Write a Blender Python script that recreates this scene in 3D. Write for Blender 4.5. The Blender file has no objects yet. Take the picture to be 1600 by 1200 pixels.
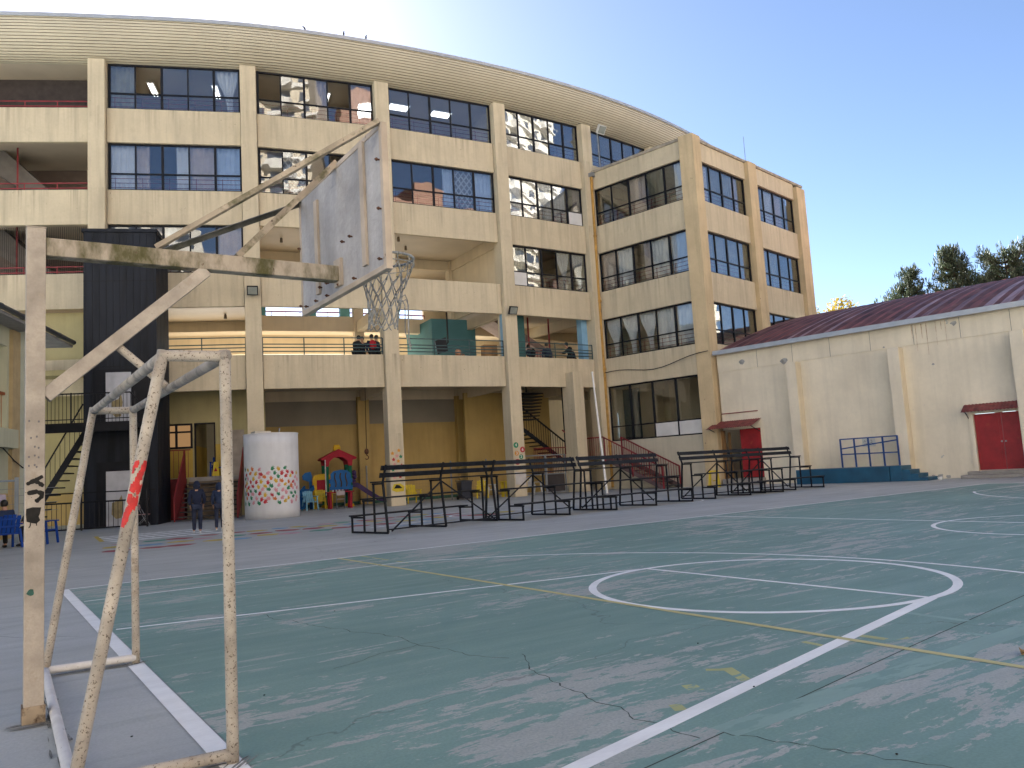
import bpy, bmesh, math, random
from mathutils import Vector, Matrix
random.seed(7)
R = math.radians
scn = bpy.context.scene
col = scn.collection

# ------------------------------------------------------------------ camera
CAM_PITCH, CAM_ROLL, CAM_YAW = 0.10667, -0.05803, 0.59062
f_ = Vector((math.sin(CAM_YAW)*math.cos(CAM_PITCH), math.cos(CAM_YAW)*math.cos(CAM_PITCH), math.sin(CAM_PITCH)))
r_ = Vector((math.cos(CAM_YAW), -math.sin(CAM_YAW), 0)); u_ = r_.cross(f_)
r2 = r_*math.cos(CAM_ROLL) + u_*math.sin(CAM_ROLL); u2 = -r_*math.sin(CAM_ROLL) + u_*math.cos(CAM_ROLL)
cam_data = bpy.data.cameras.new('camera'); cam = bpy.data.objects.new('camera', cam_data); col.objects.link(cam)
m = Matrix.Identity(4)
for i in range(3):
    m[i][0] = r2[i]; m[i][1] = u2[i]; m[i][2] = -f_[i]
m[0][3], m[1][3], m[2][3] = -1.10323, -13.12448, 1.3132
cam.matrix_world = m
cam_data.sensor_width = 36; cam_data.lens = 1250.25/1600*36
cam_data.clip_start = 0.05; cam_data.clip_end = 3000
scn.camera = cam

# ------------------------------------------------------------------ sky, sun, exposure
SUN_EL, SUN_AZ = 30.3, 10.9          # azimuth from +Y towards +X
w = bpy.data.worlds.new('World'); scn.world = w; w.use_nodes = True
nt = w.node_tree; nt.nodes.clear()
sky = nt.nodes.new('ShaderNodeTexSky'); sky.sky_type = 'NISHITA'; sky.sun_disc = False
sky.sun_elevation = R(SUN_EL); sky.sun_rotation = R(SUN_AZ)
sky.altitude = 500; sky.air_density = 0.6; sky.dust_density = 0.42; sky.ozone_density = 1.5
bg = nt.nodes.new('ShaderNodeBackground'); bg.inputs['Strength'].default_value = 0.050
out = nt.nodes.new('ShaderNodeOutputWorld')
nt.links.new(sky.outputs[0], bg.inputs[0]); nt.links.new(bg.outputs[0], out.inputs[0])
sl = bpy.data.lights.new('sun', 'SUN'); sl.energy = 5.0; sl.angle = R(0.53); sl.color = (1, .95, .87)
so = bpy.data.objects.new('sun', sl); col.objects.link(so)
sd = Vector((math.cos(R(SUN_EL))*math.sin(R(SUN_AZ)), math.cos(R(SUN_EL))*math.cos(R(SUN_AZ)), math.sin(R(SUN_EL))))
so.rotation_euler = sd.to_track_quat('Z', 'Y').to_euler(); so.location = (0, 60, 80)
scn.view_settings.view_transform = 'Standard'; scn.view_settings.look = 'None'
scn.view_settings.exposure = 2.52; scn.view_settings.gamma = 1
scn.render.engine = 'CYCLES'
scn.cycles.max_bounces = 8; scn.cycles.transparent_max_bounces = 24; scn.cycles.diffuse_bounces = 5

# ------------------------------------------------------------------ materials
MATS = {}
def srgb(r, g, b):
    f = lambda c: (c/12.92 if c <= .04045 else ((c+.055)/1.055)**2.4)
    return (f(r/255), f(g/255), f(b/255))
def N(nt, t, **k):
    n = nt.nodes.new(t)
    for a, v in k.items(): setattr(n, a, v)
    return n
def mat(name, c, rough=.7, var=.12, scale=3., bump=0., metal=0., streak=0., spots=None, fine=.0, stretch=(1, 1, 1), spec=.4, c2=None, c2t=.55, c2s=1.5, c2w=.08, drip=0.):
    """procedural surface: base colour varied by noise, optional vertical run-off streaks, chips and a second worn colour"""
    if name in MATS: return MATS[name]
    M = bpy.data.materials.new(name); M.use_nodes = True; MATS[name] = M
    nt = M.node_tree; L = nt.links.new; b = nt.nodes['Principled BSDF']
    b.inputs['Roughness'].default_value = rough; b.inputs['Metallic'].default_value = metal
    b.inputs['Specular IOR Level'].default_value = spec
    geo = N(nt, 'ShaderNodeNewGeometry')
    mp = N(nt, 'ShaderNodeMapping'); mp.inputs['Scale'].default_value = stretch
    L(geo.outputs['Position'], mp.inputs[0])
    def noise(s, det=5, vec=None, rough_=.55):
        n = N(nt, 'ShaderNodeTexNoise'); n.inputs['Scale'].default_value = s; n.inputs['Detail'].default_value = det
        n.inputs['Roughness'].default_value = rough_
        L(vec or mp.outputs[0], n.inputs['Vector']); return n
    def ramp(n, a, bb, va=0., vb=1.):
        r = N(nt, 'ShaderNodeMapRange'); r.inputs[1].default_value = a; r.inputs[2].default_value = bb
        r.inputs[3].default_value = va; r.inputs[4].default_value = vb
        L(n, r.inputs[0]); return r.outputs[0]
    def mix(fac, a, bcol, mode='MIX'):
        x = N(nt, 'ShaderNodeMix', data_type='RGBA', blend_type=mode)
        if isinstance(fac, float): x.inputs[0].default_value = fac
        else: L(fac, x.inputs[0])
        for i, v in ((6, a), (7, bcol)):
            if isinstance(v, tuple): x.inputs[i].default_value = (*v, 1)
            else: L(v, x.inputs[i])
        return x.outputs[2]
    n1 = noise(scale)
    lo = tuple(max(0, v*(1-var*1.6)) for v in c); hi = tuple(min(1, v*(1+var)) for v in c)
    cur = mix(ramp(n1.outputs[0], .3, .7), lo, hi)
    if c2:
        n2 = noise(c2s, 8, rough_=.65); cur = mix(ramp(n2.outputs[0], c2t, c2t+c2w), cur, c2)
    if fine:
        n3 = noise(scale*14, 3); cur = mix(ramp(n3.outputs[0], .35, .65, 0, fine), cur, tuple(v*.55 for v in c))
    if streak:
        m2 = N(nt, 'ShaderNodeMapping'); m2.inputs['Scale'].default_value = (2.2, 2.2, .16); L(geo.outputs['Position'], m2.inputs[0])
        n4 = noise(1.6, 6, m2.outputs[0], .6); cur = mix(ramp(n4.outputs[0], .47, .72, 0, streak), cur, tuple(v*.5 for v in c))
        n5 = noise(.55, 4); cur = mix(ramp(n5.outputs[0], .45, .75, 0, streak*.6), cur, tuple(min(1, v*.72+.03) for v in c))
    if drip:                                           # run-off stains that start at the window sills
        sp_ = N(nt, 'ShaderNodeSeparateXYZ'); L(geo.outputs['Position'], sp_.inputs[0])
        a_ = N(nt, 'ShaderNodeMath', operation='MULTIPLY_ADD'); a_.inputs[1].default_value = 1/3.65; a_.inputs[2].default_value = -6.915/3.65+4; L(sp_.outputs[2], a_.inputs[0])
        fr_ = N(nt, 'ShaderNodeMath', operation='FRACT'); L(a_.outputs[0], fr_.inputs[0])
        m3 = N(nt, 'ShaderNodeMapping'); m3.inputs['Scale'].default_value = (3.4, 3.4, .05); L(geo.outputs['Position'], m3.inputs[0])
        n7 = noise(1.5, 7, m3.outputs[0], .68); n8 = noise(.8, 3)
        h_ = ramp(fr_.outputs[0], .60, 1.0); st_ = ramp(n7.outputs[0], .50, .66)
        ml = N(nt, 'ShaderNodeMath', operation='MULTIPLY'); L(h_, ml.inputs[0]); L(st_, ml.inputs[1])
        m4_ = N(nt, 'ShaderNodeMath', operation='MULTIPLY'); L(ml.outputs[0], m4_.inputs[0]); L(ramp(n8.outputs[0], .40, .62, .15, drip), m4_.inputs[1])
        cur = mix(m4_.outputs[0], cur, (c[0]*.42, c[1]*.40, c[2]*.40))
        n9 = noise(2.4, 6, rough_=.7); cur = mix(ramp(n9.outputs[0], .58, .72, 0, .35), cur, tuple(v*.62 for v in c))
        n10 = noise(9., 3); cur = mix(ramp(n10.outputs[0], .735, .75, 0, .85), cur, (.07, .06, .05))
    if spots:
        sc_, th, sc2 = spots
        n6 = noise(sc_, 4, rough_=.7); cur = mix(ramp(n6.outputs[0], th, th+.03), cur, sc2)
    L(cur, b.inputs['Base Color'])
    if bump:
        bp = N(nt, 'ShaderNodeBump'); bp.inputs['Strength'].default_value = bump; bp.inputs['Distance'].default_value = .02
        nb = noise(scale*8, 4); L(nb.outputs[0], bp.inputs['Height']); L(bp.outputs[0], b.inputs['Normal'])
    return M
def emis(name, c, s):
    M = bpy.data.materials.new(name); M.use_nodes = True; nt = M.node_tree; nt.nodes.clear()
    e = N(nt, 'ShaderNodeEmission'); e.inputs[0].default_value = (*c, 1); e.inputs[1].default_value = s
    o = N(nt, 'ShaderNodeOutputMaterial'); nt.links.new(e.outputs[0], o.inputs[0]); return M
def glass_mat(name, refl, tint):
    """window glass: see-through with a reflection that grows at grazing angles, slightly wavy"""
    M = bpy.data.materials.new(name); M.use_nodes = True; nt = M.node_tree; nt.nodes.clear(); L = nt.links.new
    o = N(nt, 'ShaderNodeOutputMaterial'); mx = N(nt, 'ShaderNodeMixShader')
    tr = N(nt, 'ShaderNodeBsdfTransparent'); tr.inputs[0].default_value = (*tint, 1)
    gl = N(nt, 'ShaderNodeBsdfGlossy'); gl.inputs['Roughness'].default_value = .008
    geo = N(nt, 'ShaderNodeNewGeometry'); no = N(nt, 'ShaderNodeTexNoise'); no.inputs['Scale'].default_value = 1.3; no.inputs['Detail'].default_value = 1
    L(geo.outputs['Position'], no.inputs['Vector'])
    bp = N(nt, 'ShaderNodeBump'); bp.inputs['Strength'].default_value = .026; bp.inputs['Distance'].default_value = .08
    L(no.outputs[0], bp.inputs['Height']); L(bp.outputs[0], gl.inputs['Normal'])
    lw = N(nt, 'ShaderNodeLayerWeight'); lw.inputs[0].default_value = .35
    mr = N(nt, 'ShaderNodeMapRange'); mr.inputs[3].default_value = refl; mr.inputs[4].default_value = .6
    L(lw.outputs['Fresnel'], mr.inputs[0]); L(mr.outputs[0], mx.inputs[0]); L(tr.outputs[0], mx.inputs[1]); L(gl.outputs[0], mx.inputs[2])
    L(mx.outputs[0], o.inputs[0]); return M

# ------------------------------------------------------------------ object helpers
def tag(o, label=None, cat=None, group=None, kind=None):
    if label: o['label'] = label
    if cat: o['category'] = cat
    if group: o['group'] = group
    if kind: o['kind'] = kind
    return o
def thing(name, label, cat, loc=(0, 0, 0), rz=0., group=None):
    o = bpy.data.objects.new(name, None); o.empty_display_size = .2; col.objects.link(o)
    o.location = loc; o.rotation_euler = (0, 0, rz)
    return tag(o, label, cat, group)
def copy_tree(o, parent=None):
    c = o.copy(); col.objects.link(c)
    if parent: c.parent = parent
    for ch in list(o.children): copy_tree(ch, c)
    return c
class Frame:
    """a vertical plane: s runs along it, d goes inwards (away from the yard), z up"""
    def __init__(self, P, deg):
        self.P = Vector((P[0], P[1])); a = R(deg); self.deg = deg
        self.u = Vector((math.cos(a), math.sin(a))); self.n = Vector((-self.u.y, self.u.x))
    def __call__(self, s, d, z):
        q = self.P + self.u*s + self.n*d; return Vector((q.x, q.y, z))
class MB:
    """collects shapes and links them as ONE mesh object"""
    def __init__(self): self.v = []; self.f = []; self.mi = []; self.cur = 0
    def add(self, vs, fs):
        n = len(self.v); self.v += [tuple(v) for v in vs]
        self.f += [tuple(i+n for i in f) for f in fs]; self.mi += [self.cur]*len(fs); return self
    def box(self, x0, x1, y0, y1, z0, z1):
        return self.hexa([(x0, y0), (x1, y0), (x1, y1), (x0, y1)], z0, z1)
    def hexa(self, q, z0, z1):
        n = len(q); vs = [(a[0], a[1], z0) for a in q] + [(a[0], a[1], z1) for a in q]
        ar = sum(q[i][0]*q[(i+1) % n][1]-q[(i+1) % n][0]*q[i][1] for i in range(n))
        fs = [tuple(range(n))[::-1], tuple(range(n, 2*n))] + [(i, (i+1) % n, n+(i+1) % n, n+i) for i in range(n)]
        if ar < 0: fs = [f[::-1] for f in fs]
        return self.add(vs, fs)
    def fbox(self, F, s0, s1, d0, d1, z0, z1):
        return self.hexa([tuple(F(s0, d0, 0))[:2], tuple(F(s1, d0, 0))[:2], tuple(F(s1, d1, 0))[:2], tuple(F(s0, d1, 0))[:2]], z0, z1)
    def bar(self, p, q, w, h, up=(0, 0, 1)):
        """square bar from p to q, w sideways and h along up"""
        p = Vector(p); q = Vector(q); t = (q-p).normalized(); up = Vector(up)
        if abs(t.dot(up)) > .98: up = Vector((1, 0, 0)) if abs(t.x) < .9 else Vector((0, 1, 0))
        a = t.cross(up).normalized(); b = a.cross(t).normalized(); a *= w/2; b *= h/2
        vs = [p-a-b, p+a-b, p+a+b, p-a+b, q-a-b, q+a-b, q+a+b, q-a+b]
        return self.add(vs, [(0, 1, 2, 3)[::-1], (4, 5, 6, 7)[::-1], (0, 4, 5, 1), (1, 5, 6, 2), (2, 6, 7, 3), (3, 7, 4, 0)][0:0] + [(0, 1, 2, 3), (7, 6, 5, 4), (0, 4, 5, 1), (1, 5, 6, 2), (2, 6, 7, 3), (3, 7, 4, 0)])
    def tube(self, p, q, r0, r1=None, seg=8, cap=True, rings=1):
        p = Vector(p); q = Vector(q); r1 = r0 if r1 is None else r1; t = (q-p).normalized()
        up = Vector((0, 0, 1)) if abs(t.z) < .95 else Vector((1, 0, 0)); a = t.cross(up).normalized(); b = t.cross(a)
        vs = []
        for k in range(rings+1):
            c = p.lerp(q, k/rings); r = r0+(r1-r0)*k/rings
            vs += [c+(a*math.cos(2*math.pi*i/seg)+b*math.sin(2*math.pi*i/seg))*r for i in range(seg)]
        fs = [(k*seg+i, k*seg+(i+1) % seg, (k+1)*seg+(i+1) % seg, (k+1)*seg+i) for k in range(rings) for i in range(seg)]
        if cap: fs += [tuple(range(seg))[::-1], tuple(range(rings*seg, rings*seg+seg))]
        return self.add(vs, fs)
    def path(self, pts, r, seg=6):
        for a, b in zip(pts[:-1], pts[1:]): self.tube(a, b, r, seg=seg)
        return self
    def ball(self, c, r, sx=1, sy=1, sz=1, nu=10, nv=6):
        vs = [(c[0], c[1], c[2]-r*sz)]
        for j in range(1, nv):
            a = -math.pi/2+math.pi*j/nv
            for i in range(nu):
                b = 2*math.pi*i/nu; vs.append((c[0]+r*sx*math.cos(a)*math.cos(b), c[1]+r*sy*math.cos(a)*math.sin(b), c[2]+r*sz*math.sin(a)))
        vs.append((c[0], c[1], c[2]+r*sz)); k = len(vs)-1
        fs = [(0, 1+(i+1) % nu, 1+i) for i in range(nu)] + [(k, 1+(nv-2)*nu+i, 1+(nv-2)*nu+(i+1) % nu) for i in range(nu)]
        fs += [(1+j*nu+i, 1+j*nu+(i+1) % nu, 1+(j+1)*nu+(i+1) % nu, 1+(j+1)*nu+i) for j in range(nv-2) for i in range(nu)]
        return self.add(vs, fs)
    def slab(self, pts, t):
        """thick plate from a 3-D outline, thickness vector t"""
        n = len(pts); t = Vector(t); vs = [Vector(p) for p in pts] + [Vector(p)+t for p in pts]
        return self.add(vs, [tuple(range(n))[::-1], tuple(range(n, 2*n))] + [(i, (i+1) % n, n+(i+1) % n, n+i) for i in range(n)])
    def build(self, name, ma, parent=None, label=None, smooth=False, bevel=0., fix=True):
        me = bpy.data.meshes.new(name); off = Vector((0, 0, 0)); p = parent
        while p is not None: off += Vector(p.location); p = p.parent
        me.from_pydata([tuple(Vector(v)-off) for v in self.v], [], self.f)
        for m_ in (ma if isinstance(ma, (list, tuple)) else [ma]): me.materials.append(m_)
        me.polygons.foreach_set('material_index', self.mi)
        if fix:
            bm = bmesh.new(); bm.from_mesh(me); bmesh.ops.recalc_face_normals(bm, faces=bm.faces); bm.to_mesh(me); bm.free()
        if smooth: me.polygons.foreach_set('use_smooth', [True]*len(me.polygons))
        me.update(); o = bpy.data.objects.new(name, me); col.objects.link(o)
        if parent: o.parent = parent
        if label: o['label'] = label
        if bevel:
            b = o.modifiers.new('bevel', 'BEVEL'); b.width = bevel; b.segments = 2; b.limit_method = 'ANGLE'; b.harden_normals = False
        return o
def sheet(name, polys, z, mats, kind='structure'):
    """flat ground sheets: list of (material index, outline)"""
    b = MB()
    for mi, q in polys:
        b.cur = mi; zz = z+2e-6*len(b.f); b.add([(x, y, zz) for x, y in q], [tuple(range(len(q)))])
    o = b.build(name, mats, fix=False); o['kind'] = kind
    bm = bmesh.new(); bm.from_mesh(o.data)
    for f in bm.faces:
        f.normal_update()
        if f.normal.z < 0: f.normal_flip()
    bm.to_mesh(o.data); bm.free(); return o
# ------------------------------------------------------------------ shared materials
CREAM = mat('cream_stucco', (.585, .505, .355), rough=.9, var=.07, scale=.8, streak=.42, bump=.12, fine=.1, drip=.7)
CREAM_IN = mat('cream_interior', (.62, .53, .38), rough=.85, var=.08, scale=.6, streak=.2)
CEIL = mat('ceiling_paint', (.60, .52, .40), rough=.55, var=.08, scale=.5)
WHITEISH = mat('gym_paint', (.78, .705, .55), rough=.9, var=.09, scale=.5, streak=.2, bump=.12, spots=(.9, .70, (.40, .42, .40)), fine=.08)
GYMBOUNCE = mat('gym_pilaster_bounce_tint', (.72, .64, .47), rough=.9, var=.08, scale=1., streak=.25)  # warm bounce light put into the colour of the buttress sides
MUSTARD = mat('mustard_paint', (.45, .32, .11), rough=.6, var=.1, scale=.6, streak=.25)
OCHRE = mat('ochre_paint', (.52, .36, .06), rough=.6, var=.1, scale=1.)
PALEYEL = mat('pale_yellow_paint', (.42, .37, .19), rough=.8, var=.08, scale=.8, streak=.2)
DKFRAME = mat('black_aluminium', (.008, .009, .013), spec=.2, rough=.5, var=.2, scale=3)
DKMETAL = mat('black_bleacher_paint', (.010, .013, .019), spec=.22, rough=.6, var=.35, scale=6, spots=(7, .72, (.06, .05, .045)))
GREYUP = mat('grey_brown_upper_paint', (.26, .235, .19), rough=.8, var=.1, scale=.6)
LIFT = mat('lift_cladding', (.011, .0145, .023), spec=.2, rough=.5, var=.45, scale=2.2, stretch=(1.6, 1.6, .12), streak=.4)
TEALRAIL = mat('teal_railing', (.02, .06, .07), rough=.5, var=.15)
TEAL = mat('teal_paint', (.07, .20, .22), rough=.7, var=.08, scale=1)
LTBLUE = mat('light_blue_paint', (.20, .38, .55), rough=.6, var=.06)
REDRAIL = mat('dark_red_paint', (.22, .022, .028), rough=.5, var=.2, scale=4)
REDDOOR = mat('red_door_paint', (.30, .014, .018), rough=.5, var=.18, scale=2.5, c2=(.34, .07, .02), c2t=.63, c2s=2.2, c2w=.12)
RUSTROOF = mat('oxide_red_roof', (.30, .105, .085), rough=.6, var=.3, scale=3.2, stretch=(.10, 1.3, .10), c2=(.17, .075, .065), c2t=.52, c2s=2.6, c2w=.10, spec=.12)
EAVE = mat('eave_panels', (.50, .455, .34), rough=.5, var=.05, scale=.4, streak=.12)
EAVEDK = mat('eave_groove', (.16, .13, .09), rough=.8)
FLASH = mat('grey_flashing', (.42, .44, .46), rough=.4, metal=.3, var=.06)
GREYM = mat('galvanised_grey', (.24, .26, .28), rough=.45, metal=.4, var=.15, scale=4)
WHITE = mat('white_paint', (.74, .74, .72), rough=.6, var=.06, scale=2)
TANKW = mat('tank_white', (.66, .67, .68), rough=.75, var=.07, scale=1.2, streak=.2, spots=(2.2, .74, (.36, .37, .38)))
BLUE = mat('stage_blue', (.012, .085, .16), rough=.5, var=.2, scale=1.5, spots=(3, .74, (.07, .13, .17)))
FRAMEBLUE = mat('frame_blue', (.02, .07, .24), rough=.4, var=.15)
WOODB = mat('weathered_wood', (.30, .17, .07), rough=.75, var=.3, scale=3, stretch=(1, 1, .2))
STEPC = mat('step_concrete', (.33, .31, .28), rough=.95, var=.15, scale=2, streak=.3, bump=.2)
HOOPP = mat('hoop_cream_paint', (.42, .37, .315), rough=.8, var=.2, scale=5, bump=.12, fine=.2, spots=(30, .70, (.09, .07, .05)), c2=(.36, .31, .25), c2t=.60, c2s=9, c2w=.1)
HOOPM = mat('hoop_mossy_paint', (.42, .36, .29), rough=.85, var=.12, scale=5, bump=.2, fine=.2, c2=(.075, .07, .025), c2t=.42, c2s=4, c2w=.16, stretch=(1, 1, .45), spots=(22, .70, (.10, .07, .04)))
GOALP = mat('goal_chipped_paint', (.41, .37, .315), rough=.65, var=.22, scale=6, bump=.2, spots=(75, .585, (.10, .075, .055)), c2=(.27, .215, .16), c2t=.57, c2s=7, c2w=.16)
GOALW = mat('goal_white_paint', (.64, .63, .62), rough=.55, var=.1, scale=6, bump=.2, spots=(20, .65, (.07, .06, .055)))
BOARD = mat('backboard_back', (.41, .40, .405), rough=.9, var=.2, scale=2.2, streak=.6, bump=.4, fine=.2, c2=(.30, .28, .27), c2t=.54, c2s=2.5, c2w=.3)
BOARDF = mat('backboard_trim', (.43, .36, .29), rough=.7, var=.15, scale=4, spots=(14, .68, (.16, .11, .07)))
RUST = mat('rust', (.11, .05, .03), rough=.9, var=.3, scale=10)
RIMM = mat('rim_steel', (.38, .40, .40), rough=.5, metal=.4, var=.2, scale=8)
ROPE = mat('net_cord', (.30, .31, .31), rough=.9, var=.3, scale=12)
SKIN = mat('skin', (.42, .24, .16), rough=.6, var=.05)
HAIR = mat('black_hair', (.01, .009, .008), rough=.5)
NAVY = mat('navy_cloth', (.012, .018, .045), rough=.9, var=.2, scale=6)
NAVY2 = mat('dark_blue_cloth', (.018, .032, .075), rough=.9, var=.2, scale=6)
JEAN = mat('dark_trousers', (.022, .03, .06), rough=.9, var=.2, scale=6)
BLACKC = mat('black_cloth', (.011, .012, .015), rough=.9, var=.2, scale=6)
SHOEW = mat('white_shoe', (.6, .6, .6), rough=.6)
SHOEB = mat('black_shoe', (.012, .012, .013), rough=.5)
REDC = mat('red_cloth', (.40, .015, .025), rough=.8)
CURW = mat('white_curtain', (.72, .70, .68), rough=.9, var=.06, scale=2)
CURB = mat('beige_curtain', (.55, .43, .36), rough=.9, var=.08, scale=2)
CURG = mat('olive_curtain', (.30, .28, .21), rough=.9, var=.1, scale=2)
CURBL = mat('pale_blue_curtain', (.50, .58, .70), rough=.9, var=.06, scale=2)
PL = {}
def plastic(n, c): return mat('plastic_'+n, c, rough=.55, var=.15, scale=3, spec=.2, fine=.15)
P_RED, P_BLU, P_YEL, P_GRN = plastic('red', (.34, .012, .03)), plastic('blue', (.015, .12, .34)), plastic('yellow', (.62, .38, .02)), plastic('green', (.005, .14, .075))
P_PUR, P_SKY, P_NAVY, P_LEM = plastic('purple', (.06, .035, .11)), plastic('sky_blue', (.20, .44, .58)), plastic('strong_blue', (.006, .05, .28)), plastic('lemon', (.66, .50, .04))
P_WHT = plastic('white', (.62, .63, .62))
GLASS = glass_mat('window_glass', .07, (.90, .93, .94))
GLASSR = glass_mat('reflective_glass', .09, (.84, .88, .92))

def pattern_mat(name, c1, c2):
    """curtain printed with a diamond lattice"""
    M = bpy.data.materials.new(name); M.use_nodes = True; nt = M.node_tree; L = nt.links.new; b = nt.nodes['Principled BSDF']; b.inputs['Roughness'].default_value = .9
    geo = N(nt, 'ShaderNodeNewGeometry'); fac = None
    for sx in (1, -1):
        mp = N(nt, 'ShaderNodeVectorMath', operation='DOT_PRODUCT'); mp.inputs[1].default_value = (1.3*sx, 0, 1.); L(geo.outputs['Position'], mp.inputs[0])
        s = N(nt, 'ShaderNodeMath', operation='MULTIPLY'); s.inputs[1].default_value = 2.6; L(mp.outputs['Value'], s.inputs[0])
        fr = N(nt, 'ShaderNodeMath', operation='FRACT'); L(s.outputs[0], fr.inputs[0])
        lt = N(nt, 'ShaderNodeMath', operation='LESS_THAN'); lt.inputs[1].default_value = .3; L(fr.outputs[0], lt.inputs[0])
        if fac is None: fac = lt
        else:
            mxm = N(nt, 'ShaderNodeMath', operation='MAXIMUM'); L(fac.outputs[0], mxm.inputs[0]); L(lt.outputs[0], mxm.inputs[1]); fac = mxm
    x = N(nt, 'ShaderNodeMix', data_type='RGBA'); x.inputs[6].default_value = (*c1, 1); x.inputs[7].default_value = (*c2, 1)
    L(fac.outputs[0], x.inputs[0]); L(x.outputs[2], b.inputs['Base Color']); return M
CURP = pattern_mat('lattice_curtain', (.16, .155, .15), (.38, .37, .35))

# ------------------------------------------------------------------ ground and court
def ground_mat(name, base, dark, worn=None, wt=.57, streaky=.5):
    M = bpy.data.materials.new(name); M.use_nodes = True; nt = M.node_tree; L = nt.links.new; b = nt.nodes['Principled BSDF']
    b.inputs['Roughness'].default_value = .62; b.inputs['Specular IOR Level'].default_value = .38
    geo = N(nt, 'ShaderNodeNewGeometry')
    def noise(scale, st, det=6, rg=.6, rot=0., dist=0.):
        mp = N(nt, 'ShaderNodeMapping'); mp.inputs['Scale'].default_value = st; mp.inputs['Rotation'].default_value = (0, 0, R(rot)); L(geo.outputs['Position'], mp.inputs[0])
        n = N(nt, 'ShaderNodeTexNoise'); n.inputs['Scale'].default_value = scale; n.inputs['Detail'].default_value = det; n.inputs['Roughness'].default_value = rg; n.inputs['Distortion'].default_value = dist
        L(mp.outputs[0], n.inputs['Vector']); return n.outputs[0]
    def mr(x, a, c, va=0., vb=1.):
        r = N(nt, 'ShaderNodeMapRange'); r.inputs[1].default_value = a; r.inputs[2].default_value = c; r.inputs[3].default_value = va; r.inputs[4].default_value = vb; L(x, r.inputs[0]); return r.outputs[0]
    def mth(op, a, c):
        n = N(nt, 'ShaderNodeMath', operation=op)
        for i, v in enumerate((a, c)):
            if isinstance(v, float): n.inputs[i].default_value = v
            else: L(v, n.inputs[i])
        return n.outputs[0]
    def mix(f, a, c):
        x = N(nt, 'ShaderNodeMix', data_type='RGBA')
        L(f, x.inputs[0])
        for i, v in ((6, a), (7, c)):
            if isinstance(v, tuple): x.inputs[i].default_value = (*v, 1)
            else: L(v, x.inputs[i])
        return x.outputs[2]
    big = noise(.22, (1, 1, 1), 3); med = noise(.9, (.5, 1.6, 1), 6); fin = noise(60, (1, 1, 1), 2)
    cur = mix(mr(med, .3, .7), dark, base)
    cur = mix(mr(big, .42, .68, 0, .35), cur, tuple(min(1, v*1.35+.02) for v in base))
    st = noise(2.2, (.28, 2.0, 1), 7, .66, dist=.4)
    if worn:
        pat = noise(.33, (.75, 1.25, 1), 4, .6)
        rag = noise(17, (.45, 1.3, 1), 5, .7)
        st2 = noise(3.1, (.32, 1.5, 1), 7, .68, dist=.6)
        s = mth('ADD', mth('ADD', st2, mth('MULTIPLY', mth('SUBTRACT', pat, .5), .85)), mth('MULTIPLY', mth('SUBTRACT', rag, .5), .46))
        wn = mix(mr(noise(3, (.4, 1.5, 1), 5), .3, .7), tuple(v*.82 for v in worn), worn)
        cur = mix(mr(s, wt, wt+.016), cur, wn)
        s2 = mth('ADD', noise(5, (.22, 1.9, 1), 6, .7), mth('MULTIPLY', mth('SUBTRACT', noise(.28, (1, 1, 1), 2), .5), .6))
        cur = mix(mr(s2, .655, .675, 0, .75), cur, wn)
    else:
        cur = mix(mr(st, .52, .70, 0, streaky), cur, tuple(v*.62 for v in base))
        cur = mix(mr(noise(1.1, (.3, 1.4, 1), 6, .6), .55, .68, 0, .35), cur, tuple(min(1, v*1.3) for v in base))
    cur = mix(mr(fin, .35, .65, 0, .32), cur, tuple(v*.6 for v in base))
    sm = noise(1.3, (.6, 1, 1), 5, .7)                      # scattered dark scuffs
    cur = mix(mr(sm, .70, .74, 0, .5), cur, (.03, .04, .04))
    vo = N(nt, 'ShaderNodeTexVoronoi', feature='DISTANCE_TO_EDGE'); vo.inputs['Scale'].default_value = .17; vo.inputs['Randomness'].default_value = 1
    nv = N(nt, 'ShaderNodeTexNoise'); nv.inputs['Scale'].default_value = 1.1; nv.inputs['Detail'].default_value = 5; L(geo.outputs['Position'], nv.inputs['Vector'])
    ms = N(nt, 'ShaderNodeMix', data_type='VECTOR'); ms.inputs[0].default_value = .10; L(geo.outputs['Position'], ms.inputs[4]); 
    sc = N(nt, 'ShaderNodeVectorMath', operation='SCALE'); sc.inputs['Scale'].default_value = 9.; L(nv.outputs['Color'], sc.inputs[0]); L(sc.outputs[0], ms.inputs[5])
    L(ms.outputs[1], vo.inputs['Vector']); cr = mr(vo.outputs['Distance'], .0005, .0012, .35, 0)
    cur = mix(cr, cur, (.03, .035, .035))
    L(cur, b.inputs['Base Color'])
    bp = N(nt, 'ShaderNodeBump'); bp.inputs['Strength'].default_value = .25; bp.inputs['Distance'].default_value = .01; L(noise(35, (1, 1, 1), 4), bp.inputs['Height']); L(bp.outputs[0], b.inputs['Normal'])
    L(mr(st, .3, .7, .5, .78), b.inputs['Roughness'])
    return M
CONC = ground_mat('yard_concrete', (.44, .462, .455), (.355, .372, .365), streaky=.42)
COURT = ground_mat('court_green', (.186, .305, .270), (.154, .264, .232), worn=(.43, .45, .425), wt=.588)
def line_mat(name, c, worn, th):
    return mat(name, c, rough=.6, var=.07, scale=3, c2=worn, c2t=th, c2s=3.5, c2w=.03, stretch=(.5, 1.6, 1), fine=.12)
LINEW = line_mat('line_white', (.86, .87, .86), (.46, .52, .49), .72)
LINEF = line_mat('line_white_faded', (.235, .36, .32), (.18, .30, .265), .54)
LINEY = line_mat('line_yellow', (.54, .49, .22), (.26, .33, .23), .70)
LINEYF = line_mat('line_yellow_faded', (.42, .43, .19), (.185, .31, .27), .54)
CRACK = mat('crack_dark', (.055, .075, .065), rough=.95)

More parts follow.
